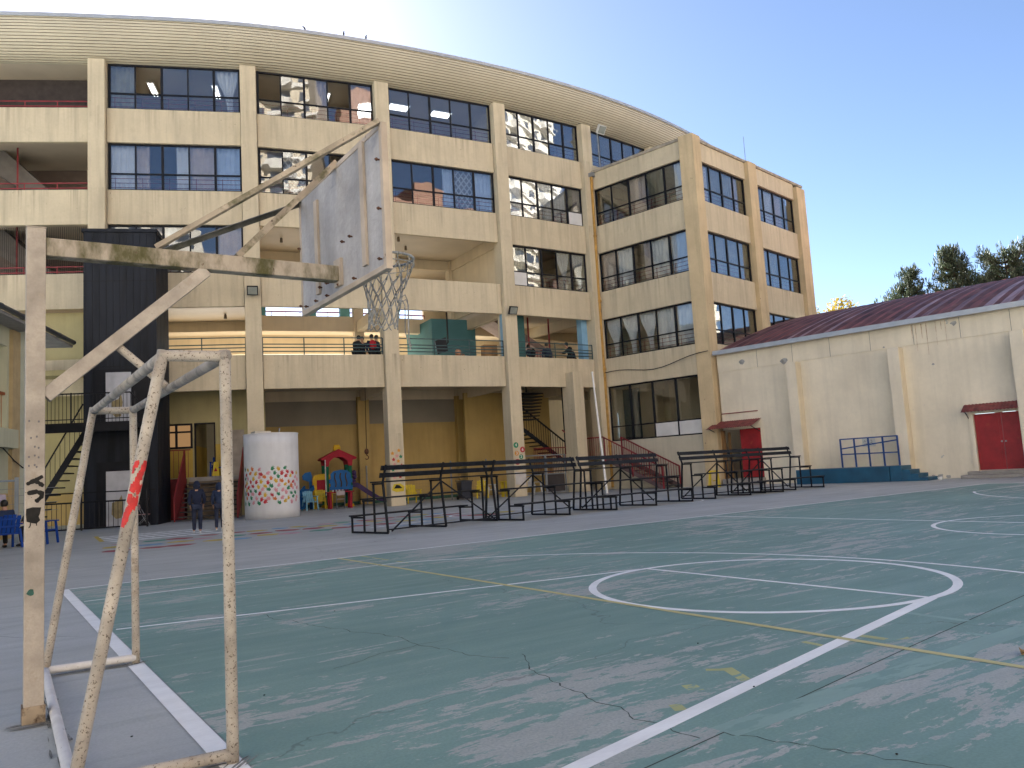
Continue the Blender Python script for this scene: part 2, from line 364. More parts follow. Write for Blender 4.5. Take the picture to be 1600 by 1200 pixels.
g = sheet('ground', [(0, [(-700, -700), (700, -700), (700, 700), (-700, 700)])], -.004, [CONC])
tag(g, 'grey streaked concrete yard around the green court', 'ground')
YC = -7.369
ct = sheet('court', [(0, [(-.02, -14.74), (25.72, -14.74), (25.72, 0), (-.02, 0)])], 0., [COURT])
tag(ct, 'worn green painted sports court with white lines', 'court')
q = []
def seg(a, b, wd, mi=0):
    a = Vector(a); b = Vector(b); t = (b-a).normalized(); n = Vector((-t.y, t.x))*wd/2
    q.append((mi, [tuple(a-n), tuple(b-n), tuple(b+n), tuple(a+n)]))
def arc(c, r, a0, a1, wd, mi=0, n=48):
    for i in range(n):
        t0 = R(a0+(a1-a0)*i/n); t1 = R(a0+(a1-a0)*(i+1)/n); ri, ro = r-wd/2, r+wd/2
        q.append((mi, [(c[0]+ri*math.cos(t0), c[1]+ri*math.sin(t0)), (c[0]+ri*math.cos(t1), c[1]+ri*math.sin(t1)), (c[0]+ro*math.cos(t1), c[1]+ro*math.sin(t1)), (c[0]+ro*math.cos(t0), c[1]+ro*math.sin(t0))]))
# white set, laid just above the paint; pieces that cross get their own sheet level
seg((-.085, .02), (-.085, -14.76), .115); seg((25.78, .02), (25.78, -14.76), .10)
l0 = sheet('court_marking', q, .0012, [LINEW]); q = []
seg((-.02, 0), (25.7, 0), .075); seg((-.02, -14.74), (25.7, -14.74), .055)
for s in (1, -1):
    e = 0. if s == 1 else 25.7
    seg((e+s*.02, YC+3.037), (e+s*5.80, YC+1.80), .06); seg((e+s*.02, YC-3.037), (e+s*5.80, YC-1.80), .10)
l1 = sheet('court_marking', q, .0012, [LINEW]); q = []
for s in (1, -1):
    e = 0. if s == 1 else 25.7
    arc((e+s*5.80, YC), 1.80, 0, 360, .085, n=72)
    seg((e, YC+5.66), (e+s*1.6, YC+5.66), .05); seg((e, YC-5.66), (e+s*1.6, YC-5.66), .05)
    for i in range(1): pass
    arc((e+s*1.58, YC), 6.25, (65 if s == 1 else 115), (-65 if s == 1 else 245), .065, n=60)
    for k in (1, -1): seg((e+s*1.6, YC+k*5.66), (e+s*4.22, YC+k*5.66), .05)
l2 = sheet('court_marking', q, .0016, [LINEW]); q = []
for s in (1, -1):
    e = 0. if s == 1 else 25.7
    seg((e+s*5.80, YC+1.76), (e+s*5.80, YC-1.76), .06)
seg((12.84, -.03), (12.84, -14.7), .075)
l3 = sheet('court_marking', q, .0020, [LINEW]); q = []
arc((12.84, YC), 1.80, 0, 360, .07, n=64)
l4 = sheet('court_marking', q, .0024, [LINEW]); q = []
seg((3.955, -.03), (3.975, -12.5), .065); 
l5 = sheet('court_marking', q, .0028, [LINEY]); q = []
# old faded lines
seg((1.9, -10.30), (10.5, -10.2), .17, 0); arc((14.1, -4.4), 1.7, -20, 150, .06, 0)
seg((5.07, -9.38), (5.04, -9.86), .07, 0); seg((4.64, -10.05), (4.65, -10.26), .06, 0)
for a, b, wd in [((4.13, -9.55), (4.14, -9.80), .07), ((4.14, -9.78), (4.28, -9.85), .06), ((3.72, -9.40), (3.70, -9.60), .05), ((2.70, -9.44), (2.80, -9.54), .05), ((2.82, -9.50), (2.68, -9.78), .075), ((2.38, -9.60), (2.33, -9.72), .09), ((2.05, -9.82), (2.0, -9.92), .07), ((4.36, .02), (4.34, -1.9), .05)]:
    seg(a, b, wd, 1)
l6 = sheet('court_marking', q, .0009, [LINEF, LINEYF]); q = []
pts = [(.9, -10.44), (1.34, -10.38), (2.5, -10.22), (4.0, -10.0), (6.33, -9.68), (9, -9.4)]
for a, b in zip(pts[:-1], pts[1:]): seg(a, b, .010)
def wig(p0, p1, n, amp, wd):
    p0 = Vector(p0); p1 = Vector(p1); t = (p1-p0).normalized(); nn = Vector((-t.y, t.x)); last = p0; off = 0
    for i in range(1, n+1):
        off += random.uniform(-amp, amp); c = p0.lerp(p1, i/n)+nn*off; seg(last, c, wd*random.uniform(.5, 1.3)); last = c
wig((1.3, -4.6), (2.15, -8.2), 60, .03, .007); wig((2.15, -8.2), (1.9, -10.3), 40, .03, .008); wig((1.9, -10.3), (2.3, -11.6), 26, .03, .007)
wig((2.05, -7.3), (1.0, -7.6), 16, .04, .005); wig((5.2, -3.2), (9.6, -5.6), 50, .05, .010); wig((-2.5, -2), (-.1, -4.2), 30, .04, .008)
cr = sheet('court_crack', q, .0006, [CRACK]); q = []
for l in (l0, l1, l2, l3, l4, l5, l6): tag(l, 'painted court line on the green court', 'court line')
tag(cr, 'fine dark crack across the court', 'crack')

# painted games on the yard behind the court
PT = [mat('game_'+n, c, rough=.7, var=.2, scale=4, c2=(.25, .25, .245), c2t=.62, c2s=5) for n, c in (('red', (.34, .07, .08)), ('yellow', (.52, .40, .08)), ('blue', (.16, .34, .52)), ('pink', (.52, .30, .34)), ('green', (.09, .30, .22)), ('white', (.82, .88, .88)))]
rnd = random.Random(3)
def blob(cx, cy, r, mi, k=9):
    q.append((mi, [(cx+r*rnd.uniform(.65, 1.15)*math.cos(2*math.pi*i/k), cy+r*rnd.uniform(.8, 1.2)*math.sin(2*math.pi*i/k)) for i in range(k)]))
for i in range(46):
    t = i/45; row = i % 3
    blob(1.6+t*10.5+rnd.uniform(-.15, .15), 7.4+row*1.25+t*1.4+rnd.uniform(-.3, .3), rnd.uniform(.30, .40), [0, 1, 3, 0, 2, 4, 0, 1][i % 8])
for i in range(4):                                  # zig-zag maze strips by the lift tower
    y0 = 11.4+i*1.0
    for k in range(9):
        x0 = 1.9+k*.33; seg((x0, y0+(.10 if k % 2 else -.10)), (x0+.33, y0+(-.10 if k % 2 else .10)), .50, 5)
seg((1.75, 11.8), (1.95, 15.2), .12, 1)
def ring(cx, cy, r, wd, mi, a0=0, a1=360): arc((cx, cy), r, a0, a1, wd, mi, 40)
ring(12.4, 8.2, 1.5, .09, 5); blob(11.9, 8.1, .55, 0); blob(12.9, 8.6, .4, 1); ring(17.2, 6.0, 1.35, .07, 5, -100, 110)
for a, b, mi in [((7.6, 7.0), (9.6, 7.7), 5), ((8.2, 6.6), (9.9, 7.2), 2), ((9.4, 6.9), (10.2, 6.95), 1), ((8.6, 9.0), (11.2, 10.6), 4), ((11.0, 10.4), (12.6, 10.9), 5), ((6.6, 10.0), (8.4, 10.5), 4), ((10.6, 17.5), (11.4, 17.2), 5), ((13.2, 16.2), (14.6, 17.2), 5), ((14.8, 16.0), (16.4, 16.5), 5), ((13.5, 12.5), (17, 12.7), 5)]:
    seg(a, b, .14, mi)
pm = sheet('painted_marking', q, -.0025, PT); tag(pm, 'coloured playground game shapes painted on the grey yard', 'ground painting'); q = []
# ------------------------------------------------------------------ curved main school building
ND = [(-7.6, 29.6), (-2.35, 26.4), (3.0, 23.8), (8.78, 21.5), (14.65, 20.2), (20.85, 19.55), (26.55, 19.6), (32.3, 20.35), (37.9, 21.8), (43.2, 24.0)]
NM = ['Y', 'Z', 'A', 'B', 'C', 'D', 'E', 'F', 'G', 'H']
B_ = [5.41+3.64*k for k in range(5)]; T_ = [6.91+3.65*k for k in range(4)]
B_[4] = 19.94; FL = [0]+[z-.71 for z in T_]           # floor levels
BAY = {}
for i in range(len(ND)-1):
    a, b = Vector(ND[i]), Vector(ND[i+1]); d = b-a
    F = Frame(a, math.degrees(math.atan2(d.y, d.x))); F.L = d.length; BAY[NM[i]+NM[i+1]] = F
def bis(i):
    ns = []
    if i > 0: ns.append(BAY[NM[i-1]+NM[i]].n)
    if i < len(ND)-1: ns.append(BAY[NM[i]+NM[i+1]].n)
    v = sum(ns, Vector((0, 0))).normalized(); return v/ v.dot(ns[0])
def IN(i, d):
    v = Vector(ND[i])+bis(i)*d; return (v.x, v.y)
def bayquad(i, d0, d1): return [IN(i, d0), IN(i+1, d0), IN(i+1, d1), IN(i, d1)]

def window(par, F, s0, s1, z0, z1, spec, d=.12, tr=.36, refl=True, rail=True, thick=2, seed=0, gm=None):
    """aluminium window: frame > glass, curtain, guard_rail.  spec: one code per pane"""
    rn = random.Random(seed*31+int(s0*100)); n = len(spec); fw = .07; b = MB()
    b.fbox(F, s0, s1, d, d+.09, z1-fw, z1); b.fbox(F, s0, s1, d, d+.09, z0, z0+fw)
    zt = z0+(z1-z0)*tr; xs = [s0+(s1-s0)*k/n for k in range(n+1)]
    for k, x in enumerate(xs):
        wd = .095 if (k % thick == 0) else .055
        x0 = x if k == 0 else (x-wd if k == n else x-wd/2); b.fbox(F, x0, x0+wd, d+.003, d+.087, z0+fw, z1-fw)
    if tr: b.fbox(F, s0+.05, s1-.05, d+.01, d+.08, zt-.03, zt+.03)
    fr = b.build('window', DKFRAME, par); g = MB()
    cu = {}
    for k, cd in enumerate(spec):
        a, c = xs[k]+.015, xs[k+1]-.015
        if 'o' not in cd:
            for (za, zb) in (((z0+.03, zt-.02), (zt+.02, z1-.03)) if tr else ((z0+.03, z1-.03),)):
                t1, t2 = rn.uniform(-.003, .003), rn.uniform(-.004, .004)
                P = [F(a, d+.045-t1+t2, za), F(c, d+.045+t1+t2, za), F(c, d+.045+t1-t2, zb), F(a, d+.045-t1-t2, zb)]
                g.slab(P, tuple(Vector(F(0, .006, 0))-Vector(F(0, 0, 0))))
        elif tr:
            za, zb = z0+.03, zt-.02; g.slab([F(a, d+.045, za), F(c, d+.045, za), F(c, d+.045, zb), F(a, d+.045, zb)], tuple(Vector(F(0, .006, 0))-Vector(F(0, 0, 0))))
        for ch, m_ in (('w', CURW), ('b', CURB), ('p', CURP), ('u', CURBL), ('g', CURG)):
            if ch in cd:
                zz0, e0, e1, zz1 = z0+.12, a, c, z1-.06
                if 'l' in cd: e1 = a+(c-a)*.5
                if 'r' in cd: e0 = a+(c-a)*.5
                if 's' in cd: zz0 = zt
                cu.setdefault(ch, []).append((e0, e1, zz0, zz1, 't' in cd))
        if 'W' in cd:
            bb = MB(); bb.fbox(F, a+.02, c-.02, d+.005, d+.02, z0+.05, zt-.03); bb.build('cover_board', mat('board_white', (.62, .62, .61), var=.06, scale=2, spots=(5, .7, (.4, .4, .4))), fr)
    if g.v: g.build('glass', gm or (GLASSR if refl else GLASS), fr)
    for ch, m_ in (('w', CURW), ('b', CURB), ('p', CURP), ('u', CURBL), ('g', CURG)):
        for (e0, e1, zz0, zz1, ti) in cu.get(ch, []):
            c = MB(); K = max(8, int((e1-e0)*16)); vs = []; rows = 5
            for j in range(rows+1):
                tz = j/rows; z = zz1+(zz0-zz1)*tz
                for i in range(K+1):
                    x = e0+(e1-e0)*i/K
                    if ti: x = (e0+e1)/2+(x-(e0+e1)/2)*(1-.75*math.sin(min(1, tz*1.25)*math.pi/2)**2)+.12*tz
                    amp = .04 if ch != 'p' else .015
                    vs.append(F(x, d+.18+amp*math.sin(i*1.9+e0*7), z))
            fs = [(j*(K+1)+i, j*(K+1)+i+1, (j+1)*(K+1)+i+1, (j+1)*(K+1)+i) for j in range(rows) for i in range(K)]
            c.add(vs, fs); o = c.build('curtain', m_, fr, smooth=True, fix=False)
            sm = o.modifiers.new('thickness', 'SOLIDIFY'); sm.thickness = .008
    if rail:
        r = MB()
        for k in range(3): r.tube(F(s0, d+.105, z0+.18+k*.2), F(s1, d+.105, z0+.18+k*.2), .012, seg=6)
        for k in range(int((s1-s0)/1.1)+1): r.tube(F(s0+.25+k*1.1, d+.105, z0+.01), F(s0+.25+k*1.1, d+.105, z0+.62), .012, seg=6)
        r.build('guard_rail', REDRAIL, fr)
    return fr
def railing(par, F, s0, s1, z, h, m_, d=.1, lines=(0, .3, .45, .62), posts=2.0, name='railing'):
    r = MB()
    for k in lines: r.bar(F(s0, d, z+h-k), F(s1, d, z+h-k), .035, .045)
    n = max(1, round((s1-s0)/posts))
    for k in range(n+1): 
        s = s0+(s1-s0)*k/n; r.bar(F(s, d+.003, z-.3), F(s, d+.003, z+h), .04, .04)
    return r.build(name, m_, par)

SCH = thing('school_building', 'long curved cream school building with ribbed overhanging eaves, tallest in view', 'building', (14.65, 20.2, 0))
CW = .36                                               # half column width
for k in range(4):                                     # parapet bands, one per bay and floor
    for i in range(1, len(ND)-1):
        F = BAY[NM[i]+NM[i+1]]
        b = MB(); b.fbox(F, CW, F.L-CW, 0, .2, B_[k], T_[k])
        b.build('parapet', CREAM, SCH, bevel=.012)
for i in range(1, len(ND)):                            # columns, floor to eaves
    F = BAY[NM[i-1]+NM[i]] if i == len(ND)-1 else BAY[NM[i]+NM[i+1]]
    bi = bis(i).normalized(); ang = math.degrees(math.atan2(-bi.x, bi.y)); CF = Frame(ND[i], ang)
    b = MB(); b.fbox(CF, -.34, .34, -.22, .55, 0, 19.98); c_ = b.build('column', CREAM, SCH, bevel=.015)
    if NM[i] in 'CD': COLF = globals().setdefault('COLF', {}); COLF[NM[i]] = (CF, c_)
    if i > 1 and i < len(ND)-1:
        b = MB(); b.fbox(CF, -.25, .25, 5.8, 6.3, 0, 19.9); b.build('column', CREAM_IN, SCH)
# floor slabs (the bays BC and CD are a double-height hall on the first floor)
for k in range(1, 5):
    for i in range(0, len(ND)-1):
        nm = NM[i]+NM[i+1]
        d0, d1 = .203, 10.
        b = MB()
        if nm in ('BC', 'CD') and k == 2: d0 = 6.3
        if nm == 'DE' and k in (1, 2): d0 = .203
        b.hexa(bayquad(i, d0, d1), FL[k]-.28, FL[k]); b.build('floor_slab', CEIL, SCH)
        # beams between the inner columns
        if d0 < 6 and nm not in ('YZ',):
            b = MB(); b.hexa([IN(i, 5.9), IN(i+1, 5.9), IN(i+1, 6.2), IN(i, 6.2)], FL[k]-.80, FL[k]-.283); b.build('beam', CREAM_IN, SCH)
        elif nm in ('BC', 'CD'):
            b = MB(); b.hexa([IN(i, 5.9), IN(i+1, 5.9), IN(i+1, 6.297), IN(i, 6.297)], FL[k]-.80, FL[k]+.0); b.build('beam', CREAM_IN, SCH)
for i in range(2, len(ND)-2):                          # cross beams from each front column to its inner column
    bi = bis(i).normalized(); CF = Frame(ND[i], math.degrees(math.atan2(-bi.x, bi.y)))
    for k in range(1, 5):
        b = MB(); b.fbox(CF, -.14, .14, .553, 5.797, FL[k]-.85, FL[k]-.285); b.build('beam', CREAM_IN, SCH)
# roof deck and rear wall
b = MB()
for i in range(0, len(ND)-1): b.hexa(bayquad(i, .4, 10.2), 20.6, 21.42)
b.build('roof', mat('roof_grey', (.30, .31, .32)), SCH)
b = MB()
for i in range(0, len(ND)-1): b.hexa(bayquad(i, .25, 10.), 19.98, 20.2)
b.build('ceiling', CEIL, SCH)
rw = MB()                                              # rear wall: upper floors closed, open strips behind the hall
for i in range(0, len(ND)-1):
    nm = NM[i]+NM[i+1]
    spans = [(-.0, FL[1])]
    if nm in ('BC', 'CD'): spans += [(8.5, 10.05), (11.4, 20.)]
    elif nm in ('AB', 'DE'): spans += [(8.5, 20.)]
    elif nm in ('ZA',): spans += [(FL[1], 20.)]
    else: spans += [(FL[1], 20.)]
    for a, c in spans: rw.hexa([IN(i, 10.0), IN(i+1, 10.0), IN(i+1, 10.2), IN(i, 10.2)], a, c)
rw.build('rear_wall', CREAM_IN, SCH)
b = MB()                                               # room back walls on window floors
for i, nm in enumerate([NM[j]+NM[j+1] for j in range(len(ND)-1)]):
    for k in (2, 3, 4):
        if nm in ('BC', 'CD') and k == 2: continue
        if nm in ('ZA', 'YZ'): continue
        b.hexa([IN(i, 6.3), IN(i+1, 6.3), IN(i+1, 6.45), IN(i, 6.45)], FL[k], (FL[k+1]-.28) if k < 4 else 19.98)
    if nm in ('EF', 'FG', 'GH'):
        b.hexa([IN(i, .2), IN(i+1, .2), IN(i+1, .35), IN(i, .35)], 0, 17.2)
b.build('partition_wall', CREAM_IN, SCH)
for i in range(2, 7):                                  # partitions between rooms
    bi = bis(i).normalized(); CF = Frame(ND[i], math.degrees(math.atan2(-bi.x, bi.y)))
    for k in (2, 3, 4):
        if k == 2 and NM[i] == 'C': continue
        b = MB(); b.fbox(CF, -.07, .07, .553, 5.797, FL[k], (FL[k+1]-.86) if k < 4 else 19.97); b.build('partition_wall', CREAM_IN, SCH)
# windows
def bw(nm, k, spec, seed, **kw):
    F = BAY[nm]; return window(SCH, F, CW+.02, F.L-CW-.02, T_[k-1], B_[k], spec, seed=seed, **kw)
bw('AB', 4, ['g', 'o', 'n', 'n', 'wt'], 1); bw('AB', 3, ['w', 'bl', 'wr', 'b', 'u'], 2); bw('AB', 2, ['n', 'b', 'wl', 'n', 'b'], 3, refl=False)
bw('BC', 4, ['o', 'n', 'br', 'o', 'b'], 4); bw('BC', 3, ['n', 'p', 'n', 'o', 'b'], 5)
bw('CD', 4, ['n', 'n', 'n', 'n', 'n'], 6); bw('CD', 3, ['n', 'n', 'ur', 'p', 'u'], 7)
bw('DE', 4, ['n', 'n', 'n', 'n', 'n'], 8); bw('DE', 3, ['w', 'b', 'w', 'w', 'brW'], 9); bw('DE', 2, ['gsW', 'brl', 'ot', 'wt', 'wt'], 10, refl=False)
bw('EF', 4, ['n', 'n', 'n', 'n', 'n'], 11, refl=False); bw('FG', 4, ['n']*5, 12, refl=False)
# open galleries
railing(SCH, BAY['AB'], CW+1.9, BAY['AB'].L-CW, T_[0], .78, TEALRAIL)
for nm in ('BC', 'CD', 'DE'): railing(SCH, BAY[nm], CW, BAY[nm].L-CW, T_[0], .78, TEALRAIL)
for k in (2, 3, 4): railing(SCH, BAY['ZA'], CW, BAY['ZA'].L-CW, T_[k-1], .32, REDRAIL, lines=(0, .22), posts=1.3)
# rear gallery railing of the hall, seen above the inner beam
for nm, i in (('BC', 3), ('CD', 4)):
    F = BAY[nm]
    r = MB(); r.cur = 0
    P0, P1 = Vector((*IN(i, 9.9), 0)), Vector((*IN(i+1, 9.9), 0))
    for z in (10.15, 10.9): r.bar(P0+Vector((0, 0, z)), P1+Vector((0, 0, z)), .05, .07)
    for k in range(7):
        q_ = P0.lerp(P1, k/6); r.bar(q_+Vector((0, 0, 9.8)), q_+Vector((0, 0, 10.9)), .03, .03)
    r.build('railing', REDRAIL, SCH)
    for t in (.03, .62): 
        q_ = P0.lerp(P1, t); b = MB(); b.box(q_.x-.28, q_.x+.28, q_.y-.2, q_.y+.05, FL[2], FL[3]-.28); b.build('column', TEAL, SCH)
# dark mesh screens and stairs in the far left bay
F = BAY['ZA']; SCR = mat('dark_mesh_screen', (.045, .036, .034), rough=.8, var=.2)
for k in (4,):
    b = MB(); b.fbox(F, .4, F.L-.4, 1.6, 1.65, FL[k], 19.9); b.build('screen', SCR, SCH)
for k in (2, 3):
    b = MB()
    b.fbox(F, -5, F.L+.2, 4.6, 4.7, FL[k], FL[k+1]-.3); b.build('partition_wall', mat('brown_interior', (.16, .12, .10), var=.1), SCH)
    b = MB(); b.slab([F(-.5, 2.2, FL[k+1]-.3), F(1.2, 2.2, FL[k+1]-.3), F(4.6, 2.2, FL[k]), F(4.0, 2.2, FL[k])], F(0, 1.6, 0)-F(0, 0, 0)); b.build('stair_flight', mat('stair_grey', (.15, .135, .12)), SCH)
    r = MB()
    for j in range(14): r.bar(F(-1.2+j*.13, 2.05, FL[k]+.2), F(-1.2+j*.13, 2.05, FL[k]+2.0), .03, .03)
    r.bar(F(-1.2, 2.02, FL[k]+2), F(.55, 2.02, FL[k]+2), .05, .05); r.bar(F(1.9, 1.9, FL[k]), F(1.9, 1.9, FL[k+1]-.3), .07, .07)
    for j in range(8): r.bar(F(2.6+j*.17, 2.05, FL[k]), F(2.6+j*.17, 2.05, FL[k]+1.05-j*.02), .03, .03)
    r.bar(F(2.2, 2.02, FL[k]+.85), F(4.0, 2.02, FL[k]+1.1), .05, .05)
    r.build('railing', REDRAIL, SCH)
b = MB()                                               # vertical mesh over the second floor opening
for j in range(60): b.bar(F(.4+j*.085, .35, T_[1]), F(.4+j*.085, .35, B_[2]), .012, .012)
b.build('screen', DKFRAME, SCH)

# eaves: a bulging ribbed cornice that follows the curve
def crv(t):                                            # smooth curve through the nodes, t in node units
    i = min(max(int(t), 0), len(ND)-2); u = t-i
    p = [Vector(ND[min(max(j, 0), len(ND)-1)]) for j in (i-1, i, i+1, i+2)]
    return .5*((2*p[1])+(p[2]-p[0])*u+(2*p[0]-5*p[1]+4*p[2]-p[3])*u*u+(3*p[1]-p[0]-3*p[2]+p[3])*u**3)
def nrm(t):
    a, c = crv(max(0, t-.05)), crv(min(len(ND)-1.001, t+.05)); v = (c-a).normalized(); return Vector((-v.y, v.x))
prof = []                                              # (d, z, groove?)
NS = 17
def ell(q_): a = q_*math.pi/2; return (.32-1.32*math.sin(a)**.92, 19.93+1.50*(1-math.cos(a))**.80)
for k in range(NS):
    a, c = ell(k/NS), ell((k+1)/NS); tx, tz = c[0]-a[0], c[1]-a[1]; l = math.hypot(tx, tz); nx, nz = tz/l, -tx/l
    # outward side of the skin is -d
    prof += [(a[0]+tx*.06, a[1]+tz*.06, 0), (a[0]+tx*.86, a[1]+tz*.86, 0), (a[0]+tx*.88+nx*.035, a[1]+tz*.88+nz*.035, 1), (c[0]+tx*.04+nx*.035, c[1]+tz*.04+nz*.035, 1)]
prof.append((ell(1)[0], ell(1)[1], 0))
b = MB(); vs = []; K = 96; t0, t1 = .3, len(ND)-1.02
for i in range(K+1):
    t = t0+(t1-t0)*i/K; p = crv(t); n = nrm(t); wob = .018*math.sin(i*2.1)+.012*math.sin(i*.9)
    for d, z, g_ in prof: v = p+n*(d+wob*max(0, (20.9-d*0-z+0)/1.5 if z < 21 else .2)); vs.append((v.x, v.y, z))
P_ = len(prof)
fs = []; mi = []
for i in range(K):
    for j in range(P_-1):
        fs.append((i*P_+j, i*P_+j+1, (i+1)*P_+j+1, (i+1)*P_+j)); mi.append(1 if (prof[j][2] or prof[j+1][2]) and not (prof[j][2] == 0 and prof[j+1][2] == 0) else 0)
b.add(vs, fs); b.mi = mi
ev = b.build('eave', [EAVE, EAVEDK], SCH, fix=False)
b = MB(); vs = []
sec = [(-1.02, 21.36), (-1.06, 21.36), (-1.06, 21.52), (.5, 21.56), (.5, 21.43), (-1.0, 21.41)]
for i in range(K+1):
    t = t0+(t1-t0)*i/K; p = crv(t); n = nrm(t)
    for d, z in sec: v = p+n*d; vs.append((v.x, v.y, z))
S_ = len(sec)
b.add(vs, [(i*S_+j, i*S_+(j+1) % S_, (i+1)*S_+(j+1) % S_, (i+1)*S_+j) for i in range(K) for j in range(S_)])
b.build('roof_flashing', FLASH, SCH)

# patio behind the ground-floor columns
b = MB()
for i in (3, 4): b.hexa([IN(i, 6.0), IN(i+1, 6.0), IN(i+1, 6.15), IN(i, 6.15)], 0, 4.15)
b.build('patio_wall', MUSTARD, SCH); b = MB()
for i in (3, 4): b.hexa([IN(i, 6.0), IN(i+1, 6.0), IN(i+1, 6.15), IN(i, 6.15)], 4.15, FL[1]-.28)
b.build('patio_wall', GREYUP, SCH, label='grey-brown upper part of the patio wall')
b = MB()
for i in (3, 4): b.hexa([IN(i, 5.93), IN(i+1, 5.93), IN(i+1, 5.997), IN(i, 5.997)], 0, .16)
b.build('skirting', mat('green_skirting', (.03, .10, .075)), SCH)
for i in (4, 5):
    bi = bis(i).normalized(); CF = Frame(ND[i], math.degrees(math.atan2(-bi.x, bi.y)))
    b = MB(); b.fbox(CF, -.3, .3, 5.62, 5.92, 0, 5.55); b.build('pilaster', MUSTARD, SCH)
# short ground-floor pier in front of the band near the stairs
FD = BAY['DE']; b = MB(); b.fbox(FD, 3.33, 3.98, -.62, .35, 0, 6.14); b.build('pier', CREAM, SCH, bevel=.015)
# hall walls on the first floor: teal rooms to the right of the hall, back walls in the open gallery
FC = BAY['CD']; b = MB(); b.fbox(FC, FC.L-2.3, FC.L+.1, 4.2, 4.35, FL[1], FL[2]-.3); b.fbox(FC, FC.L-2.45, FC.L-2.303, 4.2, 8, FL[1], FL[2]-.3); b.build('partition_wall', TEAL, SCH)
b = MB(); b.fbox(FC, FC.L-.36, FC.L-.345, .1, .5, T_[0], B_[1]); b.build('column_panel', LTBLUE, SCH)
b = MB(); b.fbox(FD, .45, 1.55, .9, 1.1, FL[1], FL[2]-.3); b.build('partition_wall', mat('dark_teal', (.035, .12, .12)), SCH)
b = MB(); b.fbox(FD, FD.L-.75, FD.L-.37, .4, .8, FL[1], FL[2]-.3); b.build('column_panel', LTBLUE, SCH)
r = MB()
for k in range(12): r.bar(FD(1.9+k*.22, 3.4, FL[1]), FD(1.9+k*.22, 3.4, FL[1]+1.0+k*.06), .03, .03)
r.bar(FD(1.8, 3.4, FL[1]+1.05), FD(4.7, 3.4, FL[1]+1.75), .05, .06); r.bar(FD(3.0, 2.6, FL[1]), FD(3.0, 2.6, FL[2]-.3), .07, .07); r.bar(FD(4.4, 2.6, FL[1]), FD(4.4, 2.6, FL[2]-.3), .07, .07)
r.build('railing', REDRAIL, SCH)
b = MB(); b.slab([FD(1.2, 3.6, FL[2]-.3), FD(2.2, 3.6, FL[2]-.3), FD(5.4, 3.6, FL[1]+1.6), FD(5.4, 3.6, FL[1]+1.25)], FD(0, 1.5, 0)-FD(0, 0, 0)); b.build('stair_flight', mat('stair_soffit', (.30, .22, .20)), SCH)
# entrance wall in bay AB, yellow over ochre, with door and lit window
FA = BAY['AB']; b = MB(); W0 = 2.0
for s0, s1, z0, z1 in [(-.3, 2.2, 0, FL[1]-.28), (2.2, 3.31, 0, 3.08), (2.2, 3.31, 4.2, FL[1]-.28), (3.31, 3.38, 0, FL[1]-.28), (3.38, 4.27, 0, 1.79), (3.38, 4.27, 4.2, FL[1]-.28), (4.27, FA.L+.2, 0, FL[1]-.28)]:
    b.fbox(FA, s0, s1, W0, W0+.18, z0, z1)
b.build('entrance_wall', PALEYEL, SCH)
for s0, s1, z0 in [(2.2, 3.31, 1.8), (4.27, 4.75, 1.8), (5.5, FA.L, 1.8)]: b = MB(); b.fbox(FA, s0, s1, W0-.006, W0-.002, z0, 3.06 if s0 < 3 else 3.22); b.build('dado', OCHRE, SCH)
b = MB()
for s0, s1 in [(3.38, 3.43), (4.22, 4.27)]: b.fbox(FA, s0, s1, W0-.02, W0+.2, 1.79, 4.2)
b.fbox(FA, 3.43, 4.22, W0-.02, W0+.2, 4.14, 4.2); b.build('door_frame', DKFRAME, SCH)
b = MB(); b.fbox(FA, 2.9, 3.4, W0+.25, W0+3.2, 1.79, 4.6); b.build('corridor_wall', PALEYEL, SCH)
b = MB(); b.fbox(FA, 2.9, 3.413, W0+.22, W0+3.1, 1.79, 3.2); b.build('dado', OCHRE, SCH)
b = MB(); b.fbox(FA, 4.0, 5.0, W0+1.4, W0+1.5, 1.79, 4.4); b.build('interior_door', mat('maroon_door', (.11, .02, .03)), SCH)
b = MB(); b.fbox(FA, 2.2, 5.5, W0+.19, W0+4, 1.6, 1.78); b.build('floor_slab', STEPC, SCH)
wf = MB(); wf.fbox(FA, 2.2, 3.31, W0-.02, W0+.06, 4.11, 4.2); wf.fbox(FA, 2.2, 3.31, W0-.02, W0+.06, 3.08, 3.17); wf.fbox(FA, 2.58, 2.68, W0-.018, W0+.058, 3.17, 4.11); wf.fbox(FA, 3.22, 3.31, W0-.018, W0+.058, 3.17, 4.11); wf.fbox(FA, 2.2, 3.22, W0-.012, W0+.052, 3.78, 3.86)
wf_o = wf.build('window', DKFRAME, SCH)
b = MB(); b.fbox(FA, 2.2, 3.25, W0+.02, W0+.03, 3.15, 4.13); b.build('glass', emis('lit_pane', (.80, .45, .20), .075), wf_o, label='window pane glowing warm from a lamp inside')
b = MB(); b.fbox(FA, 4.97, 5.5, W0-.02, W0-.003, 1.8, 3.82)
for k in range(9): b.fbox(FA, 5.0, 5.47, W0-.028, W0-.021, 1.9+k*.21, 2.08+k*.21)
b.build('shutter_door', mat('beige_shutter', (.36, .31, .26)), SCH)

